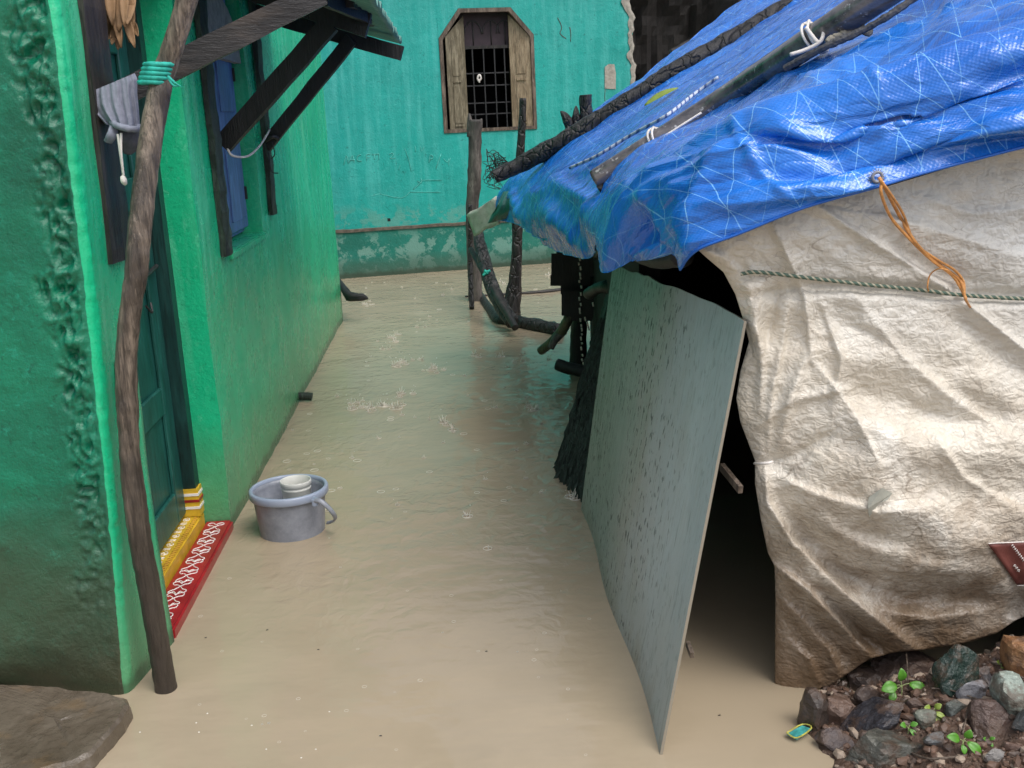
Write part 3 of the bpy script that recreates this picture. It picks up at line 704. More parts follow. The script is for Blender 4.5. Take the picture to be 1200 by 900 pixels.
# broken plaster along the right edge
bm = bmesh.new(); P_ = []
for k in range(40):
    z = 1.7+1.5*k/39; e = 1.40+.05*MN.noise(V((0, 3, z*6)))+.03*MN.noise(V((0, 3, z*17)))-.02*(z-1.8)
    wd = .035+.05*abs(MN.noise(V((3, 3, z*8))))+.05*sstep(2.2, 2.8, z); P_.append([B(e-wd, z, .008), B(e-wd*.4, z, .016), B(e+.004, z, .01), B(e+.006, z, -.24)])
gridmesh(bm, P_); obj('broken_edge', bm, M['cement'], bh)
bm = bmesh.new(); v = [bm.verts.new(B(a, z, .003)) for a, z in ((1.085, 1.75), (1.20, 1.74), (1.205, 1.90), (1.19, 1.985), (1.13, 1.99), (1.09, 1.96))]; bm.faces.new(v); solidify(bm, .004, -BN); obj('bare_patch', bm, M['cement'], bh)
bm = bmesh.new(); wbox(bm, -1.18, -1.15, .545, .575, -.0, .004, B); obj('putlog_hole', bm, M['black'], bh)
# crack lines
for q in ([(.62, 2.45), (.66, 2.36), (.64, 2.30), (.70, 2.25)], [(.74, 2.36), (.75, 2.30), (.745, 2.22)], [(1.09, 1.74), (1.085, 1.66), (1.09, 1.6)], [(-.5, 2.66), (-.49, 2.72)]):
    strokes('wall_crack', [q], lambda a, z: B(a, z, .0015), .0035, M['brown_band'], bh, 3)
# scratched writing: AACT1 2   P/Y
def at(px, py): 
    d = ray(px, py); t = (BA-CAM).dot(BN)/d.dot(BN); p = CAM+d*t; return p+BN*.0025
g = []
def st(*q): g.append(q)
st((403, 193), (406, 182), (408, 191)); st((409, 191), (413, 182), (415, 190)); st((410, 187.5), (416, 187)); st((423, 181), (419, 183), (419, 188), (424, 188.5))
st((430, 188), (429.5, 181), (434, 180.5)); st((429.5, 184.5), (433, 184)); st((436, 181), (441, 180.5)); st((438.5, 181), (439, 187)); st((441, 181), (444, 180), (444, 187))
st((456, 181), (459, 179), (461, 181), (457, 185.5), (463, 185)); st((503, 190), (504, 182), (507, 182.5), (507, 185.5), (504, 186.5)); st((511, 197), (517, 180)); st((520, 186), (524, 190), (526, 186)); st((528, 185), (526, 190), (526, 194))
for q in g: strokes('scratched_stroke', [q], at, .0030, M['scribble'], bh, 3)
for q in ([(474.5, 174), (479, 187), (482, 200)], [(486.5, 171), (487.5, 178)], [(493, 171), (494, 177), (497, 172)], [(489, 212), (494, 214), (493, 209)], [(484, 222), (493, 214), (496, 211), (517, 211)], [(469, 193), (467, 199)], [(480, 225), (516, 225)], [(445, 227), (470, 232), (480, 225)], [(415, 234), (445, 227)]):
    strokes('scratch_mark', [q], at, .0022, M['scribble'], bh, 3)
# window
def poly(bm, pts, f, o0, o1):
    a = [bm.verts.new(f(x, z, o0)) for x, z in pts]; b = [bm.verts.new(f(x, z, o1)) for x, z in pts]; m = len(pts)
    bm.faces.new(a[::-1]); bm.faces.new(b)
    for i in range(m): bm.faces.new((a[i], a[(i+1) % m], b[(i+1) % m], b[i]))
for pts in (((-.569, 2.562), (-.569, 2.285), (-.36, 2.562)), ((.374, 2.562), (.150, 2.562), (.374, 2.295))):
    bm = bmesh.new(); poly(bm, pts, B, -.24, .002); obj('wall_corner', bm, M['turq'], bh)
out = [(-.566, 1.381), (.371, 1.381), (.371, 2.298), (.150, 2.558), (-.36, 2.558), (-.566, 2.288)]
cxo, czo = -.08, 1.93
inn = [(lerp(x, cxo, .075), lerp(z, czo, .06)) for x, z in out]
bw = thing_part = None
bm = bmesh.new()
A0 = [bm.verts.new(B(x, z, .012)) for x, z in out]; A1 = [bm.verts.new(B(x, z, .012)) for x, z in inn]; C0 = [bm.verts.new(B(x, z, -.06)) for x, z in out]; C1 = [bm.verts.new(B(x, z, -.06)) for x, z in inn]
for i in range(6):
    k = (i+1) % 6
    bm.faces.new((A0[i], A0[k], A1[k], A1[i])); bm.faces.new((C0[i], C1[i], C1[k], C0[k])); bm.faces.new((A1[i], A1[k], C1[k], C1[i])); bm.faces.new((A0[i], C0[i], C0[k], A0[k]))
bw = obj('window', bm, M['wood_frame'], bh, label='wooden window with open shutters and iron grille')
# shutters, folded open inside the frame
def shutter(a0, a1, o0, o1, mt, cham, side):
    def f(x, z, o):
        t = (x-a0)/(a1-a0); return B(lerp(a0, a1, t), z, lerp(o0, o1, t)+o)
    x0, x1 = min(a0, a1), max(a0, a1)
    pts = [(x0, 1.40), (x1, 1.40), (x1, cham[1]), (x0, cham[0])]
    bm = bmesh.new(); poly(bm, pts, f, -.012, .012)
    s = obj('shutter', bm, M[mt], bw)
    w = x1-x0
    for z0, z1 in ((1.47, 1.83), (1.93, cham[2])):
        bm = bmesh.new(); poly(bm, [(x0+w*.28, z0), (x1-w*.28, z0), (x1-w*.28, z1), (x0+w*.28, z1-.06 if z1 > 2 else z1)], f, .0125, .020); obj('shutter_panel', bm, M[mt], s)
    for zz in (1.44, 1.865):
        bm = bmesh.new(); poly(bm, [(x0+w*.28, zz), (x1-w*.28, zz), (x1-w*.28, zz+.018), (x0+w*.28, zz+.018)], f, .0125, .028); obj('shutter_rail', bm, M[mt], s)
shutter(-.50, -.30, -.02, -.10, 'wood_window', (2.30, 2.50, 2.32), 0)
shutter(.335, .145, -.02, -.10, 'wood_pale', (2.50, 2.28, 2.28), 1)
bm = bmesh.new()
for a in (-.22, -.11, .0, .10): bar(bm, B(a, 1.40, -.13), B(a, 2.22, -.13), .012, .012)
for z in (1.55, 1.66, 1.83, 1.95): bar(bm, B(-.33, z, -.137), B(.19, z, -.137), .010, .012)
obj('grille', bm, M['iron'], bw)
bm = bmesh.new(); poly(bm, [(-.33, 2.20), (.19, 2.20), (.19, 2.54), (-.33, 2.54)], B, -.17, -.15); tp = obj('fanlight_board', bm, M['purple'], bw)
bm = bmesh.new()
for c in (-.2, -.02, .12):
    tube(bm, [B(c+.085*math.cos(t), 2.33+.12*math.sin(t), -.146) for t in [math.pi*i/8 for i in range(9)]], .007, 6, 2); tube(bm, [B(c, 2.22, -.146), B(c, 2.45, -.146)], .006, 6, 2)
obj('scrollwork', bm, M['iron'], tp, smooth=True)
bm = bmesh.new(); poly(bm, [(-.34, 2.185), (.2, 2.185), (.2, 2.215), (-.34, 2.215)], B, -.17, -.12); obj('transom', bm, M['wood_dark'], bw)
bm = bmesh.new(); tube(bm, [B(-.165, 1.86, -.115), B(-.185, 1.90, -.11), B(-.165, 1.935, -.11), B(-.15, 1.90, -.11), B(-.175, 1.87, -.115)], .010, 6, 4); obj('knotted_rag', bm, M['cord_white'], bw, smooth=True)
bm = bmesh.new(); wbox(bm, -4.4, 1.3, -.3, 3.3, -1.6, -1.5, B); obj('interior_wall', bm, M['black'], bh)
bm = bmesh.new(); wbox(bm, -4.5, 1.40, 3.31, 3.45, -3, .3, B); obj('roof', bm, M['cement'], bh)
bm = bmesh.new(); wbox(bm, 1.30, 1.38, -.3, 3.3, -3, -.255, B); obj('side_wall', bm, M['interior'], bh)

# dark shed right of it
bm = bmesh.new(); P_ = []
for k in range(46):
    z = -.3+4.3*k/45; P_.append([V((x, 11.7+.35*MN.turbulence(V((x*3, 2, z*1.1)), 4, False)-.06*z, z)) for x in [1.1+i*.06 for i in range(90)]])
gridmesh(bm, P_); solidify(bm, .3, V((0, -1, 0)))
tag(obj('thatched_shed', bm, M['shed'], smooth=False), 'black sooty shed wall behind the tarp, beside the broken turquoise wall', 'shed')
stick('fallen_rafter', [U(786, 62, 9.9), U(835, 38, 9.9), U(890, 6, 9.9)], [.03, .05, .045], M['wood_dark'], label='dark slanting branch against the black shed', cat='branch')

# ------------------------------------------------------------------ posts and poles in the far alley
pA = thing('forked_post', 'weathered grey post with a forked top standing in the water before the window', 'post', G(556, 352))
yA = 8.9
stick('trunk', [U(556, 140, yA), U(556, 200, yA), U(553, 260, yA), U(556, 320, yA), U(558, 375, yA)], [.055, .057, .052, .058, .07], M['wood_grey'], pA, .22, 14, 12, 9)
stick('fork_tip', [U(553, 160, yA), U(551, 145, yA), U(550, 133, yA)], [.04, .028, .008], M['wood_grey'], pA, .2); stick('fork_tip', [U(558, 160, yA), U(562, 148, yA), U(564.5, 139, yA)], [.035, .028, .006], M['wood_grey'], pA, .2)
stick('upright_post', [U(613, 115, 8.05), U(611, 160, 8.05), U(606, 230, 8.05), U(606, 285, 8.05), U(604, 330, 8.05), U(598, 365, 8.05), U(597, 382, 8.05)], [.026, .030, .034, .042, .05, .085, .09], M['wood_char'], None, .18, 14, 10, 10, label='dark slim post widening at its foot, right of the forked post', cat='post')
stick('thin_stake', [U(551, 240, 8.6), U(551, 300, 8.6), U(553, 362, 8.45)], [.018, .02, .02], M['wood_char'], None, .15, label='thin black stake standing against the forked post', cat='stake')
stick('leaning_pole', [U(556, 250, 8.5), U(566, 300, 8.1), U(580, 345, 7.75), U(600, 378, 7.45)], [.035, .05, .055, .05], M['wood_char'], None, .15, 12, 10, label='thick black pole leaning beside the forked post, lower end in water', cat='pole')
stick('leaning_stake', [U(552, 292, 8.4), U(572, 328, 7.9), U(590, 360, 7.5), U(604, 384, 7.25)], [.022, .028, .03, .025], M['wood_dark'], None, .15, 12, 10, label='thinner pole crossing under the leaning black pole', cat='pole')
bm = bmesh.new()
for a in ((568, 317, 572, 321), (567, 321, 574, 317), (571, 319, 566, 323)): tube(bm, [U(a[0], a[1], 7.88), U(a[2], a[3], 7.86)], .012, 5, 2)
tag(obj('knotted_strip', bm, M['tie_teal'], smooth=True), 'pale teal strip knotted around the leaning pole', 'strip')
stick('floating_branch', [G(563, 346, .01), G(574, 362, .01), G(585, 374, .02), G(600, 376, .03), G(625, 381, .03), G(655, 387, .03)], [.03, .035, .045, .045, .05, .05], M['wood_char'], None, .15, 12, 10, label='long dark bent branch lying on the water beyond the hut', cat='branch')
stick('floating_stick', [G(545, 347.5, .005), G(610, 344, .006), G(640, 342, .006), G(668, 338, .006)], [.008, .014, .02, .02], M['wood_dark'], None, .2, label='thin straight stick lying on the water behind the posts', cat='stick')
stick('bamboo_piece', [U(634, 411, 6.28), U(645, 402, 6.2), U(656, 391, 6.12), U(664, 378, 6.05), U(668, 368, 6.05)], [.027, .028, .03, .03, .03], M['bamboo'], None, .1, label='curved mossy bamboo piece dipping into the water by the hut corner', cat='bamboo')
bm = bmesh.new()
for k in range(26):
    c = (random.uniform(570, 588), random.uniform(185, 218)); p = [U(595, 190, 7.2)]
    for q in range(4): p.append(U(c[0]+random.uniform(-8, 8), c[1]+random.uniform(-14, 14), 7.2+random.uniform(-.1, .1)))
    tube(bm, p, .0022, 4, 4)
tag(obj('wire_tangle', bm, M['iron'], smooth=True), 'tangle of thin dark wire hanging by the charred roof pole tip', 'wire')
bm = bmesh.new()
for k in range(7):
    a = k/6; tube(bm, [U(396+random.uniform(-4, 2), 326+a*6, 8.6), U(402+a*4, 337+a*6, 8.3), U(408+a*2, 345+a*4, 8.15), U(418+a*5, 349+random.uniform(-2, 2), 8.1), U(427+a*4, 349+random.uniform(-2, 2), 8.1)], [.02, .03, .03, .025, .008], 7, 6, .2)
tag(obj('black_rag', bm, M['rag_black'], smooth=True), 'black wet rag trailing in the water at the green house far corner', 'rag')

# ------------------------------------------------------------------ BUCKET and MUG
def lathe(bm, c, prof, seg=56):
    rings = []
    for r, z in prof: rings.append([bm.verts.new(V((c.x+r*math.cos(2*math.pi*j/seg), c.y+r*math.sin(2*math.pi*j/seg), z))) for j in range(seg)])
    for a, b in zip(rings, rings[1:]):
        for j in range(seg): bm.faces.new((a[j], a[(j+1) % seg], b[(j+1) % seg], b[j]))
    return rings
bc = U(341, 600, 3.79); bc.z = 0; RZ = U(340, 570, 3.79).z
bk = thing('plastic_bucket', 'grey plastic bucket with blue grey rim standing in the flood water', 'bucket', bc)
bm = bmesh.new(); r = lathe(bm, bc, [(.118, -.06), (.121, -.02), (.136, RZ-.03), (.138, RZ-.012), (.1345, RZ-.012), (.132, RZ-.03), (.116, -.01)]); bm.faces.new(r[0][::-1]); bm.faces.new(r[-1]); obj('bucket_body', bm, M['bucket'], bk, smooth=True)
bm = bmesh.new(); lathe(bm, bc, [(.1385, RZ-.030), (.147, RZ-.030), (.1495, RZ-.026), (.1495, RZ-.006), (.146, RZ), (.138, RZ+.001), (.1345, RZ-.004), (.134, RZ-.012)]); obj('rim', bm, M['rim'], bk, smooth=True)
bm = bmesh.new(); tube(bm, [U(369, 586, 3.655), U(375, 587, 3.645), U(383, 593, 3.64), U(390, 601, 3.65), U(393, 607, 3.68), U(390, 611, 3.71), U(384, 612.5, 3.75)], [.010, .010, .009, .009, .009, .008, .008], 10, 8, flat=.6); obj('handle', bm, M['bucket'], bk, smooth=True)
bm = bmesh.new(); wp = U(369.5, 588, 3.66); box8(bm, [wp+V((x*.012, y*.012, z*.016)) for z in (-1, 1) for x, y in ((-1, -1), (1, -1), (1, 1), (-1, 1))]); bmesh.ops.bevel(bm, geom=bm.edges[:], offset=.004, segments=2, affect='EDGES'); obj('handle_lug', bm, M['rim'], bk)
mc = U(349, 590, 3.83); mc.z = 0; MZ = U(348, 562, 3.83).z
mg = thing('plastic_mug', 'white plastic mug standing inside the grey bucket', 'mug', (mc.x, mc.y, 0))
bm = bmesh.new(); r = lathe(bm, mc, [(.050, -.005), (.052, .06), (.056, MZ-.035), (.0575, MZ-.033), (.0575, MZ-.028), (.056, MZ-.027), (.0575, MZ-.02), (.0595, MZ-.018), (.0595, MZ-.003), (.058, MZ), (.056, MZ-.002), (.054, MZ-.03), (.047, .005)], 40); bm.faces.new(r[0][::-1]); bm.faces.new(r[-1]); obj('mug_body', bm, M['mug'], mg, smooth=True)

# ------------------------------------------------------------------ stone slab at lower left
top = [G(-60, 798, .045), G(0, 801, .045), G(60, 803, .045), G(118, 810, .045), G(148, 817, .045), G(152, 826, .042), G(128, 858, .042), G(104, 884, .042), G(88, 892, .036), G(40, 905, .036), G(-60, 930, .036)]
bm = bmesh.new(); R_ = []
cen = sum(top, V())/len(top)
dense = []
for i in range(len(top)):
    for k in range(8):
        p = top[i].lerp(top[(i+1) % len(top)], k/8); p += V((MN.noise(p*30), MN.noise(p*30+V((3, 0, 0))), 0))*.008; dense.append(p)
def ringv(f, dz, push=0):
    out_ = []
    for p in dense:
        q = cen.lerp(p, f); q.z = p.z+dz+.003*MN.noise(q*9)+.003*MN.noise(q*45); d = (p-cen); d.z = 0; q += d.normalized()*push; out_.append(bm.verts.new(q))
    return out_
rings = [ringv(1, -.16, .0), ringv(1, -.035, .006), ringv(1, -.008, .0)]+[ringv(1-.055*k, 0) for k in range(1, 18)]
for a, b in zip(rings, rings[1:]):
    for j in range(len(a)): bm.faces.new((a[j], a[(j+1) % len(a)], b[(j+1) % len(a)], b[j]))
bm.faces.new(rings[-1]); bm.faces.new(rings[0][::-1])
tag(obj('stone_slab', bm, M['slab'], smooth=False), 'wet brown stone slab lying at the foot of the dark green wall', 'stone slab')

# ------------------------------------------------------------------ HUT
hut = thing('tarp_hut', 'low dark hut of sticks and boards under the tarpaulins on the right', 'hut', (1.5, 4.3, 0))
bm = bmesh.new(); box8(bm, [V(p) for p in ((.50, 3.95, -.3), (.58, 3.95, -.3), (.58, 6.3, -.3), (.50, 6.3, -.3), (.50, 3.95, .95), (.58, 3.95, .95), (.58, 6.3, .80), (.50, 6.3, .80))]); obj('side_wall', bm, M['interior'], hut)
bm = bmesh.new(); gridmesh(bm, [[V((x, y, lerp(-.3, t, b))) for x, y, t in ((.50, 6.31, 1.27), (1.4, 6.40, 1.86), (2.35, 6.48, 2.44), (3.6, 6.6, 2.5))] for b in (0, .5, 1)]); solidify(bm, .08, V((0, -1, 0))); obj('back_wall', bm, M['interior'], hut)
bm = bmesh.new(); box8(bm, [V(p) for p in ((1.36, 2.47, -.3), (1.44, 2.45, -.3), (3.6, 6.6, -.3), (3.5, 6.6, -.3), (1.36, 2.47, 1.62), (1.44, 2.45, 1.62), (3.6, 6.6, 2.7), (3.5, 6.6, 2.7))]); obj('end_wall', bm, M['interior'], hut)  # unseen slanting wall added to stop light leaking into the hut
bm = bmesh.new(); P_ = []       # layer added under the tarp keeps the hut dark
stick('corner_post', [U(690, 285, 6.25), U(681, 340, 6.27), U(678, 400, 6.28), U(676, 445, 6.28)], [.05, .052, .05, .05], M['wood_black'], hut, .15)
stick('corner_post', [U(708, 300, 5.9), U(704, 360, 5.9), U(700, 420, 5.9), U(699, 470, 5.9)], [.04, .04, .04, .04], M['wood_black'], hut, .15)
bm = bmesh.new()
def pbox(x0, y0, x1, y1, d, th):
    a = [U(x0, y1, d), U(x1, y1, d), U(x1, y1, d+th), U(x0, y1, d+th), U(x0, y0, d), U(x1, y0, d), U(x1, y0, d+th), U(x0, y0, d+th)]; box8(bm, a)
pbox(646, 297, 722, 324, 6.05, .12); pbox(645, 322, 692, 335, 6.09, .08); pbox(657, 333, 684, 345, 6.13, .08); pbox(652, 290, 716, 300, 6.12, .1); obj('eave_board', bm, M['wood_black'], hut)
bm = bmesh.new(); pbox(658, 341, 722, 370, 5.98, .1); pbox(664, 366, 700, 376, 6.02, .08); obj('side_board', bm, M['wood_black'], hut)
stick('bent_branch', [U(690, 344, 5.5), U(706, 336, 5.3), U(722, 340, 5.2), U(735, 352, 5.2)], [.03, .03, .028, .025], M['wood_dark'], hut, .15)
stick('lower_rail', [U(653, 427, 6.0), U(672, 433, 5.95), U(700, 438, 5.9)], [.035, .037, .03], M['wood_black'], hut, .12)
stick('cut_end', [U(645, 408, 6.1), U(652, 396, 6.1), U(662, 388, 6.1)], [.02, .022, .02], M['wood_grey'], hut, .12)
stick('front_post', [V((.90, 2.62, -.3)), V((.90, 2.62, .6)), V((.90, 2.60, 1.25))], .035, M['wood_black'], hut, .12)
stick('eave_pole', [U(700, 300, 6.0), U(716, 285, 4.4), U(760, 300, 3.0), U(800, 300, 2.62)], .03, M['wood_black'], hut, .12)
# strings of rain dripping off the tarp
bm = bmesh.new()
for k in range(22):
    y0 = 300+k*6+random.uniform(-2, 2); x0 = 679+random.uniform(-1.5, 1.5)+(k*.15)
    tube(bm, [U(x0, y0, 5.9), U(x0+.6, y0+random.uniform(2, 5), 5.9)], .006, 5, 2)
for k in range(9):
    x0 = random.uniform(685, 706); y0 = random.uniform(330, 420); tube(bm, [U(x0, y0, 5.7), U(x0+1, y0+5, 5.7)], .005, 5, 2)
obj('dripping_water', bm, M['drop'], None, smooth=True, kind='stuff')
# thatch skirt: layered fronds
bm = bmesh.new()
for k in range(1500):
    t = random.random(); w = random.random()
    x = lerp(652, 690, w)+(1-t)*lerp(52, 36, w); y = lerp(lerp(548, 566, w), 372, 1-t)
    if t > .98: y += random.uniform(-8, 8)
    d = lerp(4.35, 3.95, w)+(1-t)*.55+random.uniform(-.05, .05)
    p = U(x, y, d); ln = random.uniform(.10, .26)
    q = p+V((-.02+random.uniform(-.03, .03), random.uniform(-.04, .01), -ln*.8)); 
    if q.z < -.04: q.z = -.04
    s = V((random.uniform(.004, .012), random.uniform(-.004, .004), 0)); nrm = V((-1, -1, .2)).normalized()*random.uniform(.0, .025)
    v = [bm.verts.new(c) for c in (p-s, p+s, p.lerp(q, .5)+s*.9+nrm, q, p.lerp(q, .5)-s*.9+nrm)]; bm.faces.new(v)
P_ = []
for k in range(20):
    t = k/19; P_.append([U(lerp(658, 700, w)+(1-t)*lerp(52, 36, w), lerp(lerp(546, 575, w), 345, 1-t), lerp(4.42, 4.02, w)+(1-t)*.55+.05*MN.noise(V((w*8, t*8, 0)))) for w in [i/11 for i in range(12)]])
gridmesh(bm, P_); solidify(bm, .003)
tag(obj('thatch_screen', bm, M['thatch'], None), 'dark green palm thatch hanging down beside the leaning sheet', 'thatch')

# leaning flat sheet
q00, q10, q01, q11 = U(720, 312, 3.9), U(877, 377, 2.45), G(683, 602, -.02), V((.326, 2.234, -.0))
q11 = G(778, 884, 0); q01.z = 0
bm = bmesh.new(); P_ = []; UVs = []
na, nb = 60, 50
for j in range(nb+1):
    b = -j/nb*1.12+1.0 if False else j/nb
    row = []; uvr = []
    for i in range(na+1):
        a = i/na
        bb = b*1.10
        t = q00.lerp(q10, a); bt = q01.lerp(q11, a); p = t.lerp(bt, bb)
        if j == 0: p.z += .010*MN.noise(V((a*9, 0, 0)))
        nn = (q10-q00).cross(q01-q00).normalized()
        p += nn*(.030*math.sin(a*math.pi)*bb*1.0+.012*math.sin(a*3.1*math.pi)*(1-b*.3))+V((.0, 0, .014*math.sin(a*math.pi)))*(1-b)
        p.x -= .03*math.sin(a*math.pi)*(bb)
        row.append(p); uvr.append((a, 1-b))
    P_.append(row); UVs.append(uvr)
gridmesh(bm, P_, UVs); bmesh.ops.recalc_face_normals(bm, faces=bm.faces[:]); solidify(bm, .007)
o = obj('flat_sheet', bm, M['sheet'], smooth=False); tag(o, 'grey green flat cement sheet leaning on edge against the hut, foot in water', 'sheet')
bm = bmesh.new(); bar(bm, U(846, 547, 2.55), U(868, 574, 2.44), .012, .02); tag(obj('wooden_peg', bm, M['wood_frame']), 'short brown wooden peg sticking out behind the flat sheet', 'peg')
bm = bmesh.new(); bar(bm, U(806, 754, 2.36), U(811, 768, 2.32), .010, .016); tag(obj('wooden_stub', bm, M['wood_frame']), 'tiny wooden stub low behind the flat sheet near the water', 'peg')

# ------------------------------------------------------------------ CREAM TARP
T = [(806, 282), (870, 255), (940, 226), (1040, 196), (1200, 150), (1345, 110)]
Bm = [(908, 806), (918, 814), (936, 818), (973, 803), (1000, 785), (1019, 772), (1050, 764), (1080, 762), (1131, 754), (1168, 742), (1190, 727), (1215, 716), (1345, 690)]
L = [(806, 282), (828, 302), (848, 319), (862, 345), (872, 377), (878, 400), (868, 435), (863, 467), (868, 495), (885, 540), (885, 567), (892, 610), (900, 648), (908, 664), (909, 700), (908, 806)]
Rr = [(1345, 110), (1345, 690)]
leftx = sorted((y, x) for x, y in L)
folds = [  # polyline, half width px, height m (towards the viewer), one-sided
    ([(938, 226), (990, 262), (1060, 305), (1130, 352), (1205, 412), (1270, 470)], 6, .016, 1),
    ([(872, 350), (950, 334), (1040, 338), (1130, 345), (1345, 352)], 7, -.022, 0),
    ([(905, 262), (925, 305), (942, 345), (950, 415)], 8, .018, -1),
    ([(878, 322), (882, 380), (900, 420)], 9, .016, 0),
    ([(912, 330), (906, 372), (897, 400)], 6, -.012, 0),
    ([(950, 415), (940, 430), (925, 470), (915, 520)], 8, .014, 0),
    ([(880, 545), (930, 535), (990, 500)], 8, -.010, 0),
    ([(897, 548), (900, 590), (930, 636), (985, 690), (1030, 728), (1075, 762)], 13, .034, 1),
    ([(905, 660), (945, 690), (985, 730), (1022, 770)], 10, .028, 1),
    ([(915, 700), (940, 725), (975, 765), (985, 795)], 10, .018, 1),
    ([(930, 620), (985, 668), (1060, 700), (1190, 702)], 18, -.030, 0),
    ([(960, 690), (1010, 745), (1040, 762)], 9, -.020, 0),
    ([(990, 545), (1060, 600), (1130, 640), (1200, 650)], 45, .030, 0),
    ([(940, 600), (1010, 640), (1100, 665)], 12, .014, 0),
    ([(1000, 500), (1090, 525), (1200, 530)], 30, .022, 0),
    ([(960, 440), (1060, 480), (1200, 500)], 22, -.016, 0),
    ([(1010, 250), (1080, 265), (1200, 300)], 16, .020, 1),
    ([(1040, 300), (1130, 330), (1200, 335)], 14, -.014, 0),
    ([(820, 292), (850, 300), (872, 318)], 7, .02, 0),
    ([(830, 285), (868, 312), (880, 330)], 6, -.018, 0),
    ([(1000, 345), (1060, 420), (1120, 470), (1200, 520)], 14, .016, 1),
    ([(1180, 640), (1195, 700), (1180, 725)], 12, -.02, 0),
    ([(893, 332), (886, 380), (893, 430), (890, 480)], 5, .012, 0),
    ([(925, 340), (918, 400), (905, 460), (900, 530)], 6, .012, 1),
    ([(960, 350), (985, 420), (975, 480)], 7, .010, -1),
    ([(905, 555), (960, 580), (1030, 600), (1110, 590)], 9, .012, 1),
    ([(888, 500), (930, 470), (1000, 455)], 7, .010, -1),
    ([(955, 425), (1000, 480), (1030, 540)], 6, .010, 1),
    ([(1090, 500), (1130, 560), (1200, 600)], 8, .012, 1),
    ([(930, 640), (1000, 665), (1080, 672), (1160, 668)], 8, .014, -1),
    ([(1030, 715), (1090, 725), (1160, 715)], 8, .012, 0),
    ([(920, 745), (950, 775), (960, 800)], 8, .012, 1),
    ([(1080, 230), (1140, 250), (1200, 245)], 10, .012, 1),
]
def crumple(p, s, amp):
    q = p*s
    return amp*((1-abs(MN.noise(q)))**3*1.0+.5*(1-abs(MN.noise(q*2.1+V((4, 4, 4)))))**3-.7)
def creamy(px, py):
    lx = interp(leftx, py); d = px-lx
    y = 2.47+.022*math.exp(-max(d, 0)/9)
    y -= .05*sstep(0, 160, d)*(1-.3*sstep(200, 400, d))
    y -= .035*math.exp(-((py-560)/120)**2)*sstep(0, 80, d)       # belly
    y += .03*sstep(640, 780, py)
    for pl, w, h, side in folds:
        dd, sg, t = segdist((px, py), pl)
        if dd > w*4: continue
        env = math.sin(math.pi*min(1, max(0, t*.94+.03)))**.5
        wl = w*(.45 if side and sg == side else (1.7 if side else 1))
        y -= 1.5*h*env*math.exp(-(dd/wl)**(1.25 if side else 1.8))
    p = V((px*.012, py*.018, 0))
    far_ = .35+.65*sstep(5, 60, d)
    A = lambda a, b, k: abs(MN.noise(V((a, b, k))))
    y -= .026*far_*(A(px/210+py/500, py/85-px/260, 2)-A(px/170, py/120+px/300, 9))
    y -= .010*far_*(A(px/95, py/44-px/200, 4)-A(px/75+py/150, py/60, 11))
    y -= .004*far_*(A(px/42, py/24-px/90, 6)-A(px/30+py/60, py/30, 13))
    y -= .0022*(A(px/15, py/11, 7)-A(px/12, py/14, 15))
    return y
bm = bmesh.new(); gp = coons(T, Bm, L, Rr, 230, 230)
P_ = [[U(px, py, creamy(px, py)) for px, py in row] for row in gp]
gridmesh(bm, P_); bm.normal_update(); solidify(bm, .003, V((0, -1, 0)))
o = obj('cream_tarp', bm, M['cream'], smooth=True); tag(o, 'dirty crumpled cream tarpaulin covering the front of the hut', 'tarpaulin')
# rope across it
rp = [(868, 321), (890, 319), (950, 326), (1020, 334), (1080, 340), (1130, 346), (1200, 350), (1345, 354)]
bm = bmesh.new(); rq = catmull([V((x, y, 0)) for x, y in rp], 8)
rd = [min(creamy(q.x+dx, q.y+dy) for dx in (0, 8, -6) for dy in (-5, 0, 5))-.007 for q in rq]
rd = [sum(rd[max(0, i-2):i+3])/len(rd[max(0, i-2):i+3])-.004 for i in range(len(rd))]
tube(bm, [U(q.x, q.y, d_) for q, d_ in zip(rq, rd)], .0048, 8, 4, .15, 150)
tag(obj('twisted_rope', bm, M['rope'], smooth=True), 'green and cream twisted rope stretched across the cream tarpaulin', 'rope')
bm = bmesh.new(); tube(bm, [U(884, 543, 2.50), U(890, 543.5, 2.42), U(900, 542.5, 2.40), U(905, 541, 2.41)], .0035, 6, 5); tag(obj('tie_string', bm, M['cord_white'], smooth=True), 'short pale string cinching the left edge of the cream tarpaulin', 'string')
# red printed corner at the right edge
def onc(px, py, d=.006): return U(px, py, creamy(px, py)-d)
pts = [(1158, 638), (1200, 636), (1245, 634), (1245, 688), (1191, 686), (1178, 664)]
bm = bmesh.new(); P_ = []
for j in range(13):
    b = j/12; l = interp([(0, 1158), (.5, 1176), (1, 1192)], b); P_.append([onc(lerp(l, 1250, i/14), lerp(lerp(638, 634, i/14), lerp(686, 687, i/14), b), .012) for i in range(15)])
gridmesh(bm, P_); solidify(bm, .002, V((0, -1, 0)))
lb = obj('printed_patch', bm, M['label_red'], smooth=True); tag(lb, 'maroon printed plastic patch with white lettering on the cream tarpaulin', 'printed patch')
pc = lambda x, y: onc(x, y, .0165)
g = []
for k in range(9):
    x = 1186+k*1.7; y = 639+k*2.2; g += [((x-1.3, y+1), (x+1.3, y-1.2)), ((x+.2, y-.4), (x+1, y+.9))]
for k in range(3): x = 1189+k*2.2; y = 663+k*2.8; g += [((x-1.6, y+1), (x, y-1.2), (x+1.5, y-.4)), ((x, y), (x+1, y+1.6))]
strokes('lettering', g, pc, .0011, M['cord_white'], lb, 2)
for q in (((1158.5, 637), (1180, 635.8), (1245, 633.5)), ((1191.5, 686), (1215, 686.5), (1245, 687))): strokes('border_line', [q], pc, .0016, M['cord_white'], lb, 4)
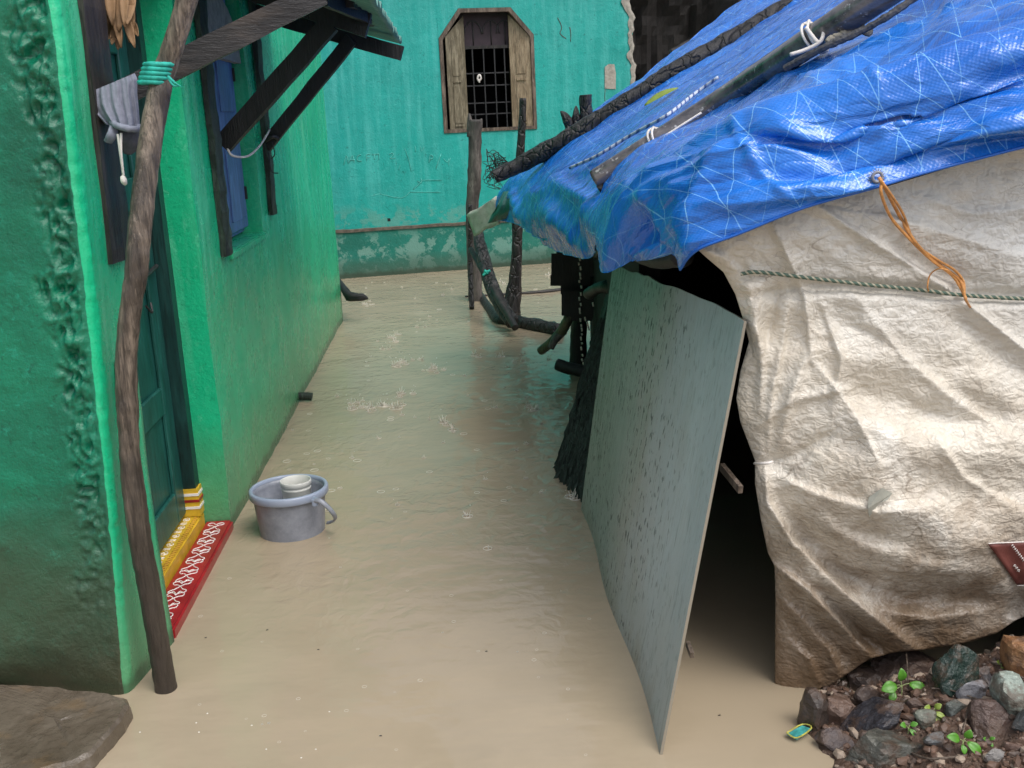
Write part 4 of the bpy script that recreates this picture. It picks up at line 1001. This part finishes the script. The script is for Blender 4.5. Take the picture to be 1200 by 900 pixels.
bm = bmesh.new(); v = [bm.verts.new(onc(*q, .010)) for q in ((1018, 583), (1034, 572), (1046, 578), (1040, 586), (1030, 590), (1019, 606), (1017, 596))]; bm.faces.new(v); solidify(bm, .002, V((0, -1, 0))); tag(obj('grey_scrap', bm, simple('grey_plastic_scrap', (.33, .33, .28), .4)), 'small grey plastic scrap stuck on the cream tarpaulin', 'plastic scrap')

# ------------------------------------------------------------------ BLUE TARP
rows = [
 [(797, 316, 2.50), (818, 293, 2.42), (868, 273, 2.38), (940, 244, 2.345), (1032, 217, 2.325), (1120, 194, 2.305), (1215, 171, 2.285), (1420, 125, 2.28)],
 [(770, 303, 2.72), (793, 264, 2.50), (855, 240, 2.40), (930, 212, 2.345), (1030, 186, 2.315), (1120, 160, 2.285), (1215, 135, 2.265), (1420, 80, 2.26)],
 [(742, 306, 2.90), (768, 240, 2.66), (835, 195, 2.47), (920, 178, 2.42), (1025, 158, 2.385), (1120, 128, 2.34), (1215, 92, 2.31), (1420, 20, 2.30)],
 [(707, 319, 3.05), (738, 222, 2.85), (800, 180, 2.65), (862, 147, 2.53), (960, 128, 2.46), (1075, 94, 2.41), (1205, 28, 2.38), (1420, -60, 2.38)],
 [(702, 287, 3.35), (712, 235, 3.30), (765, 190, 3.25), (850, 143, 3.20), (945, 85, 3.15), (1040, 25, 3.10), (1130, -40, 3.10), (1300, -140, 3.10)],
 [(690, 303, 3.88), (688, 250, 3.90), (735, 180, 3.90), (830, 118, 3.90), (930, 48, 3.90), (1010, -5, 3.90), (1100, -65, 3.90), (1250, -165, 3.90)],
 [(642, 290, 4.78), (638, 245, 4.80), (690, 185, 4.80), (770, 130, 4.80), (870, 62, 4.80), (950, 8, 4.80), (1030, -50, 4.80), (1180, -150, 4.80)],
 [(608, 264, 5.76), (614, 230, 5.80), (660, 180, 5.80), (735, 130, 5.80), (830, 70, 5.80), (900, 22, 5.80), (970, -25, 5.80), (1110, -120, 5.80)],
 [(580, 258, 6.50), (588, 225, 6.50), (625, 183, 6.50), (690, 135, 6.60), (775, 72, 6.70), (868, 0, 6.80), (930, -48, 6.90), (1060, -150, 7.0)],
]
cp = [[U(*q) for q in r] for r in rows]
SU, SV = 24, 24
cols = [catmull([cp[i][j] for i in range(9)], SV) for j in range(8)]
fine = [catmull([cols[j][i] for j in range(8)], SU) for i in range(len(cols[0]))]
bf = [  # creases of the near blue skirt in (px,py), width, height, side
    ([(862, 147), (933, 133), (1007, 117), (1090, 88), (1205, 28)], 7, .022, 1),
    ([(857, 153), (940, 172), (1010, 186), (1060, 186), (1140, 150)], 12, -.030, 0),
    ([(860, 152), (920, 152), (985, 160), (1035, 163), (1070, 134)], 6, .018, 0),
    ([(1067, 133), (1130, 110), (1215, 92)], 6, .022, -1),
    ([(1090, 183), (1140, 160), (1215, 140)], 6, .018, 0),
    ([(1090, 152), (1150, 138), (1215, 118)], 10, -.020, 0),
    ([(862, 150), (880, 190), (930, 235)], 6, .012, 0),
    ([(862, 150), (835, 185), (815, 225), (800, 262)], 8, .014, 0),
    ([(820, 243), (870, 225), (920, 208)], 4, .008, 0),
    ([(738, 222), (725, 260), (712, 312)], 7, .020, 0),
    ([(755, 225), (765, 265), (790, 305)], 8, .022, 0),
    ([(750, 250), (752, 300)], 8, -.02, 0),
    ([(1050, 60), (1080, 30), (1095, -10)], 14, -.020, 0),
    ([(1000, 117), (940, 95), (900, 92)], 6, .010, 0),
    ([(1035, 118), (1005, 92), (985, 85)], 5, .012, 0),
    ([(640, 245), (665, 270), (690, 300)], 9, .03, 0),
    ([(650, 215), (690, 235), (702, 290)], 9, .03, 0),
    ([(620, 232), (640, 225), (670, 190)], 7, .03, 0),
    ([(600, 225), (605, 245), (610, 262)], 5, .03, 0),
    ([(690, 185), (760, 140), (840, 88)], 5, .02, 0),
    ([(660, 195), (740, 150), (800, 110)], 7, -.025, 0),
    ([(640, 190), (720, 140), (830, 70)], 5, .02, 0),
]
H, Wd = len(fine), len(fine[0]); UVg = [[None]*Wd for _ in range(H)]
for i in range(H):
    for j in range(Wd):
        dv = (fine[i][j]-fine[i-1][j]).length if i else 0; du = (fine[i][j]-fine[i][j-1]).length if j else 0
        u0 = UVg[i][j-1][0]+du if j else 0; v0 = UVg[i-1][j][1]+dv if i else 0
        UVg[i][j] = (u0, v0)
outd = V((-.12, -.62, .77)).normalized()
e1_ = V((.86, 0, .51))
vc = [0]
for i in range(1, H): vc.append(vc[-1]+sum((fine[i][j]-fine[i-1][j]).length for j in range(0, Wd*3//4, 6))/len(range(0, Wd*3//4, 6)))
UVs_ = [[(fine[i][j].dot(e1_), vc[i]) for j in range(Wd)] for i in range(H)]
new = []
for i in range(H):
    row = []
    for j in range(Wd):
        p = fine[i][j]; a = fine[min(i+1, H-1)][j]-fine[max(i-1, 0)][j]; b = fine[i][min(j+1, Wd-1)]-fine[i][max(j-1, 0)]
        nn = b.cross(a); nn = nn.normalized() if nn.length > 1e-9 else outd
        if nn.dot(outd) < 0: nn = -nn
        px, py = PX(p); d = 0
        for pl, w, h, side in bf:
            dd, sg, t = segdist((px, py), pl)
            if dd > w*3.5: continue
            env = math.sin(math.pi*min(1, max(0, t*.94+.03)))**.5; wl = w*(.5 if side and sg == side else (1.6 if side else 1))
            d += h*env*math.exp(-(dd/wl)**2)
        k = 1-.35*sstep(2.6, 4.0, p.y)
        uu, vv = UVg[i][j]; A = lambda a, b, q_: abs(MN.noise(V((a, b, q_))))
        d += k*(.050*(A(uu*1.6, vv*4.5+uu, 1)-A(uu*2+vv, vv*3.6, 4))+.020*(A(uu*3, vv*8+uu*2, 2)-A(uu*4+vv*2, vv*6, 6))+.003*(A(uu*12, vv*24, 3)-A(uu*14, vv*18, 8)))
        edge = min(1, i/6)
        row.append(p+nn*d*(.25+.75*edge))
    new.append(row)
bm = bmesh.new(); gridmesh(bm, new, UVs_); bm.normal_update()
if sum(f.normal.dot(outd) for f in bm.faces) < 0: bmesh.ops.reverse_faces(bm, faces=bm.faces[:])
solidify(bm, .003)
bt = obj('blue_tarp', bm, M['blue'], smooth='keep'); tag(bt, 'shiny blue tarpaulin spread over the roof of the hut', 'tarpaulin')
# unseen layer added under the tarp to block light, reaching past its ridge
bm = bmesh.new(); dn_ = V((.03, .03, -.09))
gridmesh(bm, [[cp[i][j]+dn_ for j in range(2, 8)]+[cp[i][7]+V((.9, .1, .05)), cp[i][7]+V((2.3, .2, -.5))] for i in range(2, 9)]); solidify(bm, .03, V((0, 0, 1)))
obj('roof_light_block', bm, M['shed'], hut)
# hem and grommet
bm = bmesh.new(); tube(bm, [new[0][j]+V((0, -.001, 0)) for j in range(0, Wd, 6)], .0035, 6, 3); obj('hem', bm, M['blue_hem'], bt, smooth=True)
def nearest(px, py, y):
    best = None
    for r in new:
        for p in r:
            if p.y > y: continue
            q = PX(p); d = (q[0]-px)**2+(q[1]-py)**2
            if best is None or d < best[0]: best = (d, p)
    return best[1].copy()
gm = nearest(1028, 207, 3)+V((0, -.006, 0))
bm = bmesh.new(); tube(bm, [gm+V((.0105*math.cos(t), -.002, .0105*math.sin(t))) for t in [2*math.pi*i/16 for i in range(17)]], .0035, 7, 2)
for k in range(18):
    t = 2*math.pi*k/18; tube(bm, [gm+V((.013*math.cos(t), .0, .013*math.sin(t))), gm+V((.019*math.cos(t), .002, .019*math.sin(t)))], .0011, 4, 1)
obj('grommet', bm, M['bucket'], bt, smooth=True)
# orange cord
bm = bmesh.new()
cd = lambda L_: [U(x, y, 2.30 if i < 2 else min(creamy(x+dx, y+dy) for dx in (-7, 0, 7) for dy in (-7, 0, 7))-.012) for i, (x, y) in enumerate(L_)]
tube(bm, cd([(1030, 208), (1036, 218), (1050, 245), (1070, 280), (1090, 302), (1112, 318), (1126, 330), (1130, 345)]), .0040, 7, 8)
tube(bm, cd([(1033, 214), (1033, 228), (1045, 256), (1068, 282), (1092, 305), (1115, 322), (1125, 336), (1132, 350)]), .0035, 7, 8)
tube(bm, cd([(1030, 209), (1040, 222), (1058, 250), (1072, 284), (1098, 304), (1118, 316), (1129, 330), (1130, 346)]), .003, 7, 8)
tube(bm, cd([(1112, 317), (1100, 315), (1090, 322), (1087, 335), (1088, 341)]), .0018, 6, 8); tube(bm, cd([(1130, 346), (1132, 352), (1137, 360)]), .003, 6, 5)
tag(obj('orange_cord', bm, M['orange'], smooth=True), 'orange raffia cord tying the blue tarpaulin eyelet down to the rope', 'cord')

# poles on the roof
rp1 = stick('charred_roof_pole', [U(579, 207, 6.0), U(610, 193, 6.0), U(655, 168, 5.9), U(700, 142, 5.85), U(745, 112, 5.8), U(800, 78, 5.8), U(870, 40, 5.85), U(935, 2, 5.9), U(1000, -38, 5.9)], [.040, .046, .048, .052, .046, .050, .054, .050, .048], M['wood_char'], None, .16, 16, 14, 11, label='charred black pole lying up the far part of the blue roof', cat='pole')
pt = lambda x: [(697, 214), (760, 175), (850, 118), (945, 56), (1030, 0), (1090, -40)]
dep = [(697, 3.75), (850, 3.62), (945, 3.2), (1030, 3.0), (1090, 3.0)]
pk = thing('roof_pipe', 'shiny black pipe with broken end tied along the blue tarpaulin roof', 'pipe', U(697, 214, 3.75))
stick('pipe_body', [U(x, y-4, interp(dep, x)) for x, y in pt(0)], [.034, .036, .038, .042, .044, .044], M['pipe'], pk, .04, 20, 10, 8)
stick('broken_stub', [U(703, 225, 3.74), U(715, 217, 3.74), U(740, 200, 3.74)], [.024, .034, .03], M['wood_char'], pk, .25)
def ringtie(x, y, d, r, m, par, axis, n=2):
    bm = bmesh.new(); ax = axis.normalized(); a = ax.cross(V((0, 1, 0))).normalized(); b = ax.cross(a); c = U(x, y, d)
    for k in range(n): tube(bm, [c+ax*(.012*k-.01)+(a*math.cos(t)+b*math.sin(t))*r+ax*.015*math.sin(t*.5+k) for t in [2*math.pi*i/14 for i in range(15)]], .0045, 6, 2)
    return bm, c
axp = U(945, 52, 3.2)-U(760, 171, 3.7)
bm, c = ringtie(772, 164, 3.68, .046, 'cord_white', pk, axp); tube(bm, [U(775, 168, 3.60), U(785, 160, 3.60), U(805, 166, 3.58)], .004, 6, 4); tube(bm, [U(775, 162, 3.6), U(800, 146, 3.6), U(822, 132, 3.6)], .004, 6, 4); obj('string_tie', bm, M['cord_white'], pk, smooth=True)
bm, c = ringtie(955, 44, 3.17, .050, 'cord_white', pk, axp); tube(bm, [U(926, 64, 3.09), U(945, 58, 3.09), U(962, 48, 3.08), U(966, 31, 3.1)], .006, 6, 4); tube(bm, [U(944, 32, 3.1), U(953, 44, 3.09), U(960, 52, 3.08)], .006, 6, 4); obj('string_tie', bm, M['cord_white'], pk, smooth=True)
bm = bmesh.new()
for k in range(9): c = U(968+k*5+random.uniform(-2, 2), 47-k*1.8+random.uniform(-4, 4), 3.05); tube(bm, [c, c+V((random.uniform(.01, .025), 0, random.uniform(-.01, .015))), c+V((.03, 0, random.uniform(-.01, .02)))], [.007, .009, .004], 6, 3)
obj('rope_knot', bm, simple('dirty_rope_knot', (.33, .30, .24), .9, .5, 80), pk, smooth=True)
bm = bmesh.new(); tube(bm, [U(920, 80, 3.1), U(965, 56, 3.02), U(1010, 36, 2.98), U(1045, 16, 2.95), U(1085, -12, 2.95)], .010, 8, 14, .25, 90); tag(obj('grey_rope', bm, simple('wet_grey_rope', (.07, .07, .075), .7, .5, 120)), 'wet dark rope running along the lower side of the roof pipe', 'rope')
n = NT('white_lacing_cord'); M['lace'] = n.out(n.mix(n.ramp(n.math('SINE', n.math('MULTIPLY', n.sep(n.pos)[0], 260.)), [(.4, 0.), (.6, 1.)]), (.55, .6, .68), (.10, .14, .3)), .6)
lp = [(668, 205), (700, 187), (740, 166), (780, 142), (815, 116), (842, 97)]
def onblue(px, py, lo, hi, lift):
    best = None
    for r in new:
        for p in r[::2]:
            if not lo < p.y < hi: continue
            q = PX(p); d = (q[0]-px)**2+(q[1]-py)**2
            if best is None or d < best[0]: best = (d, p)
    return best[1]+outd*lift
bm = bmesh.new(); tube(bm, [onblue(x, y, 3.8, 6, .03) for x, y in lp], .007, 6, 8); tag(obj('lacing_cord', bm, M['lace'], smooth=True), 'white dashed cord running up the blue tarpaulin between pole and pipe', 'cord')
bm = bmesh.new(); c = onblue(772, 120, 4.2, 6.5, .03); leafmesh(bm, c+V((-.07, 0, -.035)), c+V((.09, 0, .04)), .02, (-.3, -.6, .8), .1); solidify(bm, .001); tag(obj('fallen_leaf', bm, M['leaf_yellow'], smooth=True), 'single yellow green leaf lying on the blue tarpaulin', 'leaf')
# broken sticks behind the roof pole
for x0, y0, x1, y1, r0, lab in ((672, 152, 657, 130, .03, 'short splintered stick, left one behind the charred roof pole'), (675, 150, 675, 124, .025, 'pointed splinter between two sticks behind the charred roof pole'), (688, 145, 686, 111, .038, 'flat topped stick end behind the charred roof pole')):
    stick('broken_stick', [U(x0, y0+12, 6.35), U((x0+x1)/2, (y0+y1)/2, 6.35), U(x1, y1, 6.35)], [r0, r0, r0*(.9 if r0 > .035 else .12)], M['wood_char'], None, .25, label=lab, cat='stick')
# white sack tips under the far eave
bm = bmesh.new()
def tri_sheet(pts, name, lab):
    bm = bmesh.new(); P_ = []
    for j in range(9):
        b = j/8; l = V(pts[0]).lerp(V(pts[1]), b); r = V(pts[2]).lerp(V(pts[3]), b); P_.append([l.lerp(r, i/8)+V((0, .02*MN.noise(V((i*.5, j*.6, len(name)))), .015*MN.noise(V((i*.4, j*.4, 3))))) for i in range(9)])
    gridmesh(bm, P_); solidify(bm, .004); return tag(obj(name, bm, M['sack_white'], smooth=True), lab, 'sack')
tri_sheet((U(547, 252, 6.7), U(556, 276, 6.7), U(582, 230, 6.5), U(586, 262, 6.5)), 'white_sack', 'dirty white sack corner poking out left under the far end of the blue tarpaulin')
tri_sheet((U(626, 232, 5.7), U(612, 262, 5.75), U(638, 226, 5.65), U(628, 262, 5.6)), 'white_sack', 'small white sack flap between two blue folds above the dark boards')
# greenish net under far tarp edge
n = NT('dark_green_netting'); M['net'] = n.out(n.mix(n.noise(20), (.01, .06, .05), (.03, .17, .15)), .4, n.bump(n.noise(60, 3, vec=n.mapping(n.pos, (3, 3, .5))), .6, .01))
bm = bmesh.new(); P_ = []
for j in range(22):
    b = j/21; P_.append([U(lerp(lerp(590, 572, b), lerp(634, 640, b), i/24), lerp(lerp(225, 262, b), lerp(222, 264, b), i/24)-8*math.sin(math.pi*i/24)*b+8*b*0, 6.35-.5*i/24-.10*math.sin(b*math.pi)+.05*MN.noise(V((i*.5, b*2, 0)))) for i in range(25)])
gridmesh(bm, P_); solidify(bm, .004); tag(obj('green_netting', bm, M['net'], smooth=True), 'dark green netting bunched under the far corner of the blue tarpaulin', 'netting')

# ------------------------------------------------------------------ RUBBLE BANK
def rock(px, py, w, h, c0, c1, lab, ang=0, wet=.4, seed=0, flat=.8, sub=3, sink=.45, cat='rock', name='rock'):
    p = UB(px, py+h*.35); s = (p-CAM).dot(FW)/F
    bm = bmesh.new(); bmesh.ops.create_icosphere(bm, subdivisions=sub, radius=1)
    pl = [(V((MN.random_unit_vector())).normalized(), random.uniform(.42, .80)) for _ in range(10)]
    sx, sz, sy = w*s/2*1.26, h*s/2*1.22, max(w, h)*s/2*flat
    R = Matrix.Rotation(-math.radians(ang), 3, 'Y')
    for v in bm.verts:
        d = v.co.normalized(); r = 1.0
        for nrm, k in pl:
            q = d.dot(nrm)
            if q > 0: r = min(r, k/q)
        r *= 1+.05*MN.noise(d*3+V((seed, 0, 0)))+.03*MN.noise(d*8+V((seed, 0, 0)))
        c = d*r*1.12; v.co = p+V((0, sy*.4, sz*(1-sink)*.6))+R@V((c.x*sx, c.y*sy, c.z*sz))
    o = obj(name, bm, rockmat('stone_%d' % seed, c0, c1, wet), smooth=False)
    return tag(o, lab, cat, 'stones on the muddy bank')
MN.seed_set(11)
RK = [
 (1121, 787, 52, 56, (.008, .022, .018), (.03, .055, .045), 'large dark green wet rock just below the cream tarpaulin', 20, .2),
 (1141, 808, 30, 30, (.17, .17, .185), (.31, .31, .33), 'pale grey pitted stone beside the dark green rock', 0, .6),
 (1035, 845, 76, 36, (.010, .010, .013), (.045, .045, .055), 'long black glossy rock tilted below the broad-leaved seedling', 24, .18),
 (988, 832, 38, 48, (.09, .055, .04), (.17, .115, .09), 'rounded brown rock under the hanging tarpaulin corner', 30, .4),
 (957, 832, 34, 50, (.03, .022, .018), (.065, .05, .042), 'dark brown rock at the water edge under the tarpaulin tip', 10, .3),
 (980, 869, 44, 22, (.05, .038, .038), (.12, .095, .09), 'low purple brown rock at the shoreline', 10, .3),
 (1037, 884, 92, 44, (.05, .052, .045), (.13, .13, .11), 'big flat grey green rock at the bottom edge of the photo', 12, .35),
 (1088, 843, 27, 20, (.10, .115, .09), (.2, .21, .175), 'small grey green stone behind a tiny seedling', -10, .45),
 (1098, 866, 22, 20, (.09, .10, .105), (.16, .175, .18), 'small blue grey stone above the bright seedling', 15, .4),
 (1157, 845, 52, 44, (.06, .036, .028), (.13, .09, .078), 'chunky reddish brown rock on the right of the bank', 0, .35),
 (1122, 828, 32, 17, (.06, .07, .06), (.14, .155, .145), 'flat grey green chip below the pale grey stone', 8, .35),
 (1190, 812, 34, 52, (.12, .14, .12), (.40, .48, .42), 'mint stained stone at the right edge', 30, .45),
 (1199, 762, 44, 66, (.20, .085, .035), (.36, .20, .09), 'orange brown brick lump under the printed patch', 15, .5),
 (1161, 802, 24, 18, (.018, .018, .022), (.05, .05, .055), 'small black stone right of the pale grey stone', -20, .3),
 (1154, 786, 22, 18, (.09, .075, .07), (.17, .15, .145), 'small grey stone above the pale grey stone', 0, .5),
 (1152, 825, 12, 9, (.45, .40, .34), (.66, .60, .52), 'tiny white pebble in the middle of the bank', 0, .5),
 (1062, 783, 84, 34, (.035, .022, .017), (.085, .058, .048), 'brown slab wedged beneath the bottom fold of the cream tarpaulin', 5, .4),
 (1170, 886, 26, 16, (.16, .15, .14), (.27, .26, .25), 'pale flat stone near the lower right corner', -8, .4),
 (1200, 846, 26, 30, (.05, .055, .055), (.12, .13, .13), 'grey stone cut off by the right edge below the mint stone', 0, .35),
 (1019, 818, 26, 28, (.055, .04, .034), (.11, .085, .075), 'grey brown stone left of the broad-leaved seedling', 0, .4),
 (1010, 797, 40, 26, (.03, .02, .016), (.06, .043, .036), 'dark brown stone in the shade under the tarpaulin', 0, .4),
 (1075, 826, 26, 14, (.07, .048, .04), (.14, .10, .085), 'brown chip right of the broad-leaved seedling', 10, .4),
 (1190, 876, 22, 14, (.10, .06, .045), (.18, .12, .095), 'reddish chip near the right edge of the bottom', 0, .4),
]
for i, q in enumerate(RK): rock(*q[:7], ang=q[7], wet=q[8], seed=i+1, sub=4 if q[2] > 45 else 3)
# gravel and crumbs
bm = bmesh.new()
for k in range(4200):
    x = random.uniform(.70, 1.75); y = random.uniform(1.85, 2.62)
    z = bankz(x, y)
    if z < .004: continue
    r = random.choice((.002, .003, .003, .004, .005, .007, .010, .013))*random.uniform(.7, 1.2)
    m = Matrix.Translation(V((x, y, z+r*.2)))@Matrix.Rotation(random.random()*6, 4, 'Z')@Matrix.Rotation(random.random()*3, 4, 'X')@Matrix.Diagonal((r*random.uniform(.8, 2.0), r, r*random.uniform(.5, .9), 1))
    g_ = bmesh.ops.create_icosphere(bm, subdivisions=1, radius=1, matrix=m)
    mi = random.choice((0, 0, 0, 1, 1, 2))
    for v in g_['verts']:
        for f in v.link_faces: f.material_index = mi
obj('gravel', bm, [simple('red_earth_crumb', (.12, .072, .050), .5, .4, 30), simple('brown_grit', (.10, .07, .055), .4, .5, 30), simple('pale_grit', (.33, .26, .20), .6, .3, 30)], kind='stuff')
# twigs
def twig(pts, lab, r=.0018):
    bm = bmesh.new(); P2 = []
    for x, y, up in pts: p = UB(x, y); p.z += up; P2.append(p)
    tube(bm, P2, r, 6, 6, .2, 80); tag(obj('twig', bm, M['wood_frame'], smooth=True), lab, 'twig')
twig([(1064, 812, .01), (1062, 800, .05), (1059, 788, .085)], 'thin upright dry twig behind the broad-leaved seedling')
twig([(1010, 872, .006), (1040, 862, .008), (1062, 857, .008)], 'thin dry twig lying on the flat grey green rock')
twig([(1090, 815, .02), (1115, 818, .02), (1145, 824, .01)], 'fine dry twig lying below the dark green rock')
twig([(1066, 884, .006), (1090, 892, .006), (1132, 888, .006)], 'dark twig along the bottom below the bright seedling', .003)
twig([(1128, 862, .005), (1132, 850, .025), (1134, 842, .035)], 'short purple twig standing before the reddish brown rock', .0022)
twig([(1160, 770, .005), (1172, 757, .03), (1180, 742, .06)], 'pale straw leaning under the tarpaulin edge at right', .0014)
def seedling(px, py, leaves, lab, h=.02, m='leaf'):
    b = UB(px, py); t = thing('seedling', lab, 'plant', b, 'seedlings on the muddy bank'); s = (b-CAM).dot(FW)/F
    tp_ = b+V((0, 0, h)); bm = bmesh.new(); tube(bm, [b-V((0, 0, .005)), b+V((.001, 0, h*.5)), tp_], .0016, 6, 4)
    for dx, dy, ln, wd, tx, ty in leaves:
        base = tp_+RT*(dx*s)+UP*(-dy*s); tube(bm, [tp_, tp_.lerp(base, .5)+V((0, 0, .002)), base], .0010, 5, 3)
    obj('stem', bm, M['leaf_stem'], t, smooth=True)
    for dx, dy, ln, wd, tx, ty in leaves:
        base = tp_+RT*(dx*s)+UP*(-dy*s); tip = base+RT*(tx*s)+UP*(-ty*s)+V((0, -.008, 0))
        bm = bmesh.new(); leafmesh(bm, base, tip, wd*s, (.1, -.8, .75), .22); solidify(bm, .0007); obj('leaf', bm, M[m], t, smooth=True)
seedling(1056, 816, [(-6, -1, 0, 7, -19, 4), (9, -3, 0, 6.5, 19, 8), (-1, -6, 0, 5.5, -1, -17), (-9, 6, 0, 4.5, -6, 10)], 'broad-leaved bright green seedling, the largest, under the tarpaulin edge', .028)
seedling(1064, 860, [(-3, -4, 0, 3.5, -8, -2), (2, -4, 0, 3, 8, -4), (1, 0, 0, 3, 8, 9)], 'tiny green seedling on the edge of the flat grey green rock', .014)
seedling(1092, 845, [(-2, -6, 0, 4, -9, -4), (3, -7, 0, 3.5, 6, -7), (2, -2, 0, 3, 12, 4), (3, 2, 0, 3.5, 7, 10)], 'pale curled seedling before the small grey green stone', .018, 'leaf_yellow')
seedling(1128, 878, [(-4, -2, 0, 5.5, -17, -6), (3, -4, 0, 5, 4, -12), (5, 1, 0, 6, 14, 13), (-1, 4, 0, 3.5, 1, 9)], 'bright green four-leaved seedling near the bottom of the bank', .02, 'leaf')
seedling(1157, 872, [(-2, -2, 0, 2.2, -5, -3), (2, -2, 0, 2, 5, -4), (1, 1, 0, 2, 4, 4)], 'minute seedling below the reddish brown rock', .008)
seedling(1027, 830, [(-2, -2, 0, 2.6, -5, 4), (0, -4, 0, 2.6, -2, -6), (3, 0, 0, 2.4, 5, -2)], 'minute seedling left of the long black rock', .008)
seedling(1173, 783, [(-2, -2, 0, 2.6, -5, -4), (2, -2, 0, 2.6, 6, -2), (0, 2, 0, 2.4, 3, 5)], 'minute yellowish seedling right of the dark green rock', .008, 'leaf_yellow')
# foil packet
bm = bmesh.new(); P_ = []
cs = [G(922, 860, .012), G(940, 850, .02), G(951, 854, .02), G(934, 866, .012)]
for j in range(7): P_.append([cs[0].lerp(cs[1], i/8).lerp(cs[3].lerp(cs[2], i/8), j/6)+V((0, 0, .003*MN.noise(V((i, j, 0))))) for i in range(9)])
gridmesh(bm, P_); solidify(bm, .003, V((0, 0, 1)))
fp = obj('foil_packet', bm, M['packet']); tag(fp, 'small teal and yellow printed foil packet at the water edge', 'packet')
bm = bmesh.new(); tube(bm, [c+V((0, 0, .003)) for c in cs+[cs[0]]], .0018, 5, 4); obj('packet_seam', bm, M['packet_y'], fp)

# ------------------------------------------------------------------ rain on the water
bm = bmesh.new()
def splash(p, s, kind):
    if kind == 0:
        tube(bm, [p+V((s*math.cos(t), s*math.sin(t), .0)) for t in [2*math.pi*i/12 for i in range(13)]], s*.08, 5, 1)
    else:
        tube(bm, [p+V((s*.7*math.cos(t), s*.7*math.sin(t), .001)) for t in [2*math.pi*i/10 for i in range(11)]], s*.07, 4, 1)
        for q in range(random.randint(3, 6)):
            a = random.random()*6.28; hgt = s*random.uniform(.3, 1.1); d = V((math.cos(a)*s*.5, math.sin(a)*s*.5, 0))
            tube(bm, [p+d*.5, p+d*.8+V((0, 0, hgt*.6)), p+d*1.2+V((0, 0, hgt))], [s*.10, s*.055, s*.02], 5, 2)
        if random.random() < .6:
            m = Matrix.Translation(p+V((random.uniform(-s, s), 0, s*1.8))); bmesh.ops.create_icosphere(bm, subdivisions=1, radius=s*.12, matrix=m)
for px, py, k in ((459, 398, 3), (463, 430, 4), (470, 425, 3), (490, 420, 3), (508, 433, 4), (513, 435, 3), (455, 410, 2), (415, 480, 4), (430, 480, 4), (445, 478, 4), (460, 478, 3), (470, 477, 2), (518, 497, 3), (535, 506, 3), (560, 418, 2), (590, 418, 2), (608, 424, 2), (470, 392, 2), (492, 382, 2), (475, 464, 2), (625, 478, 3), (668, 585, 3), (637, 423, 1), (545, 605, 1), (555, 607, 1), (565, 640, 1), (430, 358, 3), (520, 345, 2), (500, 368, 1), (638, 325, 2), (590, 332, 2), (486, 463, 2), (418, 474, 3), (450, 474, 3)):
    for q in range(k): splash(G(px+random.uniform(-7, 7), py+random.uniform(-3, 3)), random.uniform(.016, .038), 1)
for k in range(110):
    px = random.uniform(330, 690); py = 330+270*random.random()**1.3; splash(G(px, py), random.uniform(.008, .020), random.choice((0, 1, 1)))
for k in range(46):
    px = random.uniform(180, 740); py = random.uniform(560, 890); splash(G(px, py), random.uniform(.003, .007), random.choice((0, 0, 1)))
for px, py in ((164, 858), (233, 858), (243, 836), (295, 850), (312, 878), (370, 878), (386, 834), (445, 862), (230, 847), (353, 888)):
    m = Matrix.Translation(G(px, py))@Matrix.Diagonal((1, 1, .6, 1)); bmesh.ops.create_icosphere(bm, subdivisions=2, radius=.0026, matrix=m)
ok = [f for f in bm.faces if f.calc_center_median().x < -1.04-.05*(f.calc_center_median().y-2.6)]
bmesh.ops.delete(bm, geom=ok, context='FACES')
obj('rain_splashes', bm, M['drop'], smooth=True, kind='stuff')
bm = bmesh.new()
for px, py in ((241, 747), (313, 738), (373, 761), (570, 763), (446, 862), (530, 404), (843, 838)):
    p = G(px, py, .002); m = Matrix.Translation(p)@Matrix.Rotation(random.random(), 4, 'Z')@Matrix.Diagonal((.0045, .002, .001, 1)); bmesh.ops.create_icosphere(bm, subdivisions=1, radius=1, matrix=m)
obj('floating_specks', bm, M['wood_dark'], kind='stuff')

# ------------------------------------------------------------------ camera, light, world
cam = bpy.data.cameras.new('camera'); co = bpy.data.objects.new('camera', cam); COL.objects.link(co)
m3 = Matrix((RT, UP, -FW)).transposed(); co.matrix_world = Matrix.Translation(CAM)@m3.to_4x4()
cam.sensor_fit = 'HORIZONTAL'; cam.sensor_width = 36; cam.lens = 36*F/1200; cam.clip_end = 2000; cam.clip_start = .05
sc.camera = co
w = bpy.data.worlds.new('World'); sc.world = w; w.use_nodes = True; nt = w.node_tree
sky = nt.nodes.new('ShaderNodeTexSky'); sky.sky_type = 'NISHITA'; sky.sun_disc = False; sky.sun_elevation = math.radians(58); sky.sun_rotation = math.radians(140)
sky.dust_density = 4; sky.air_density = 1.0; sky.ozone_density = 1
hs = nt.nodes.new('ShaderNodeHueSaturation'); hs.inputs['Saturation'].default_value = .5
nt.links.new(sky.outputs[0], hs.inputs['Color']); nt.links.new(hs.outputs[0], nt.nodes['Background'].inputs[0]); nt.nodes['Background'].inputs[1].default_value = .15
sl = bpy.data.lights.new('sun', 'SUN'); so = bpy.data.objects.new('sun', sl); COL.objects.link(so); sl.energy = .9; sl.angle = math.radians(35); sl.color = (1, .97, .93)
el, az = math.radians(58), math.radians(140)
sd = V((math.sin(az)*math.cos(el), math.cos(az)*math.cos(el), math.sin(el)))
so.rotation_euler = (-sd).to_track_quat('-Z', 'Y').to_euler()
vs_ = sc.view_settings; vs_.view_transform = 'Standard'; vs_.look = 'None'; vs_.exposure = .5; vs_.gamma = 1
sc.render.film_transparent = False
sc.cycles.max_bounces = 6; sc.cycles.use_denoising = True
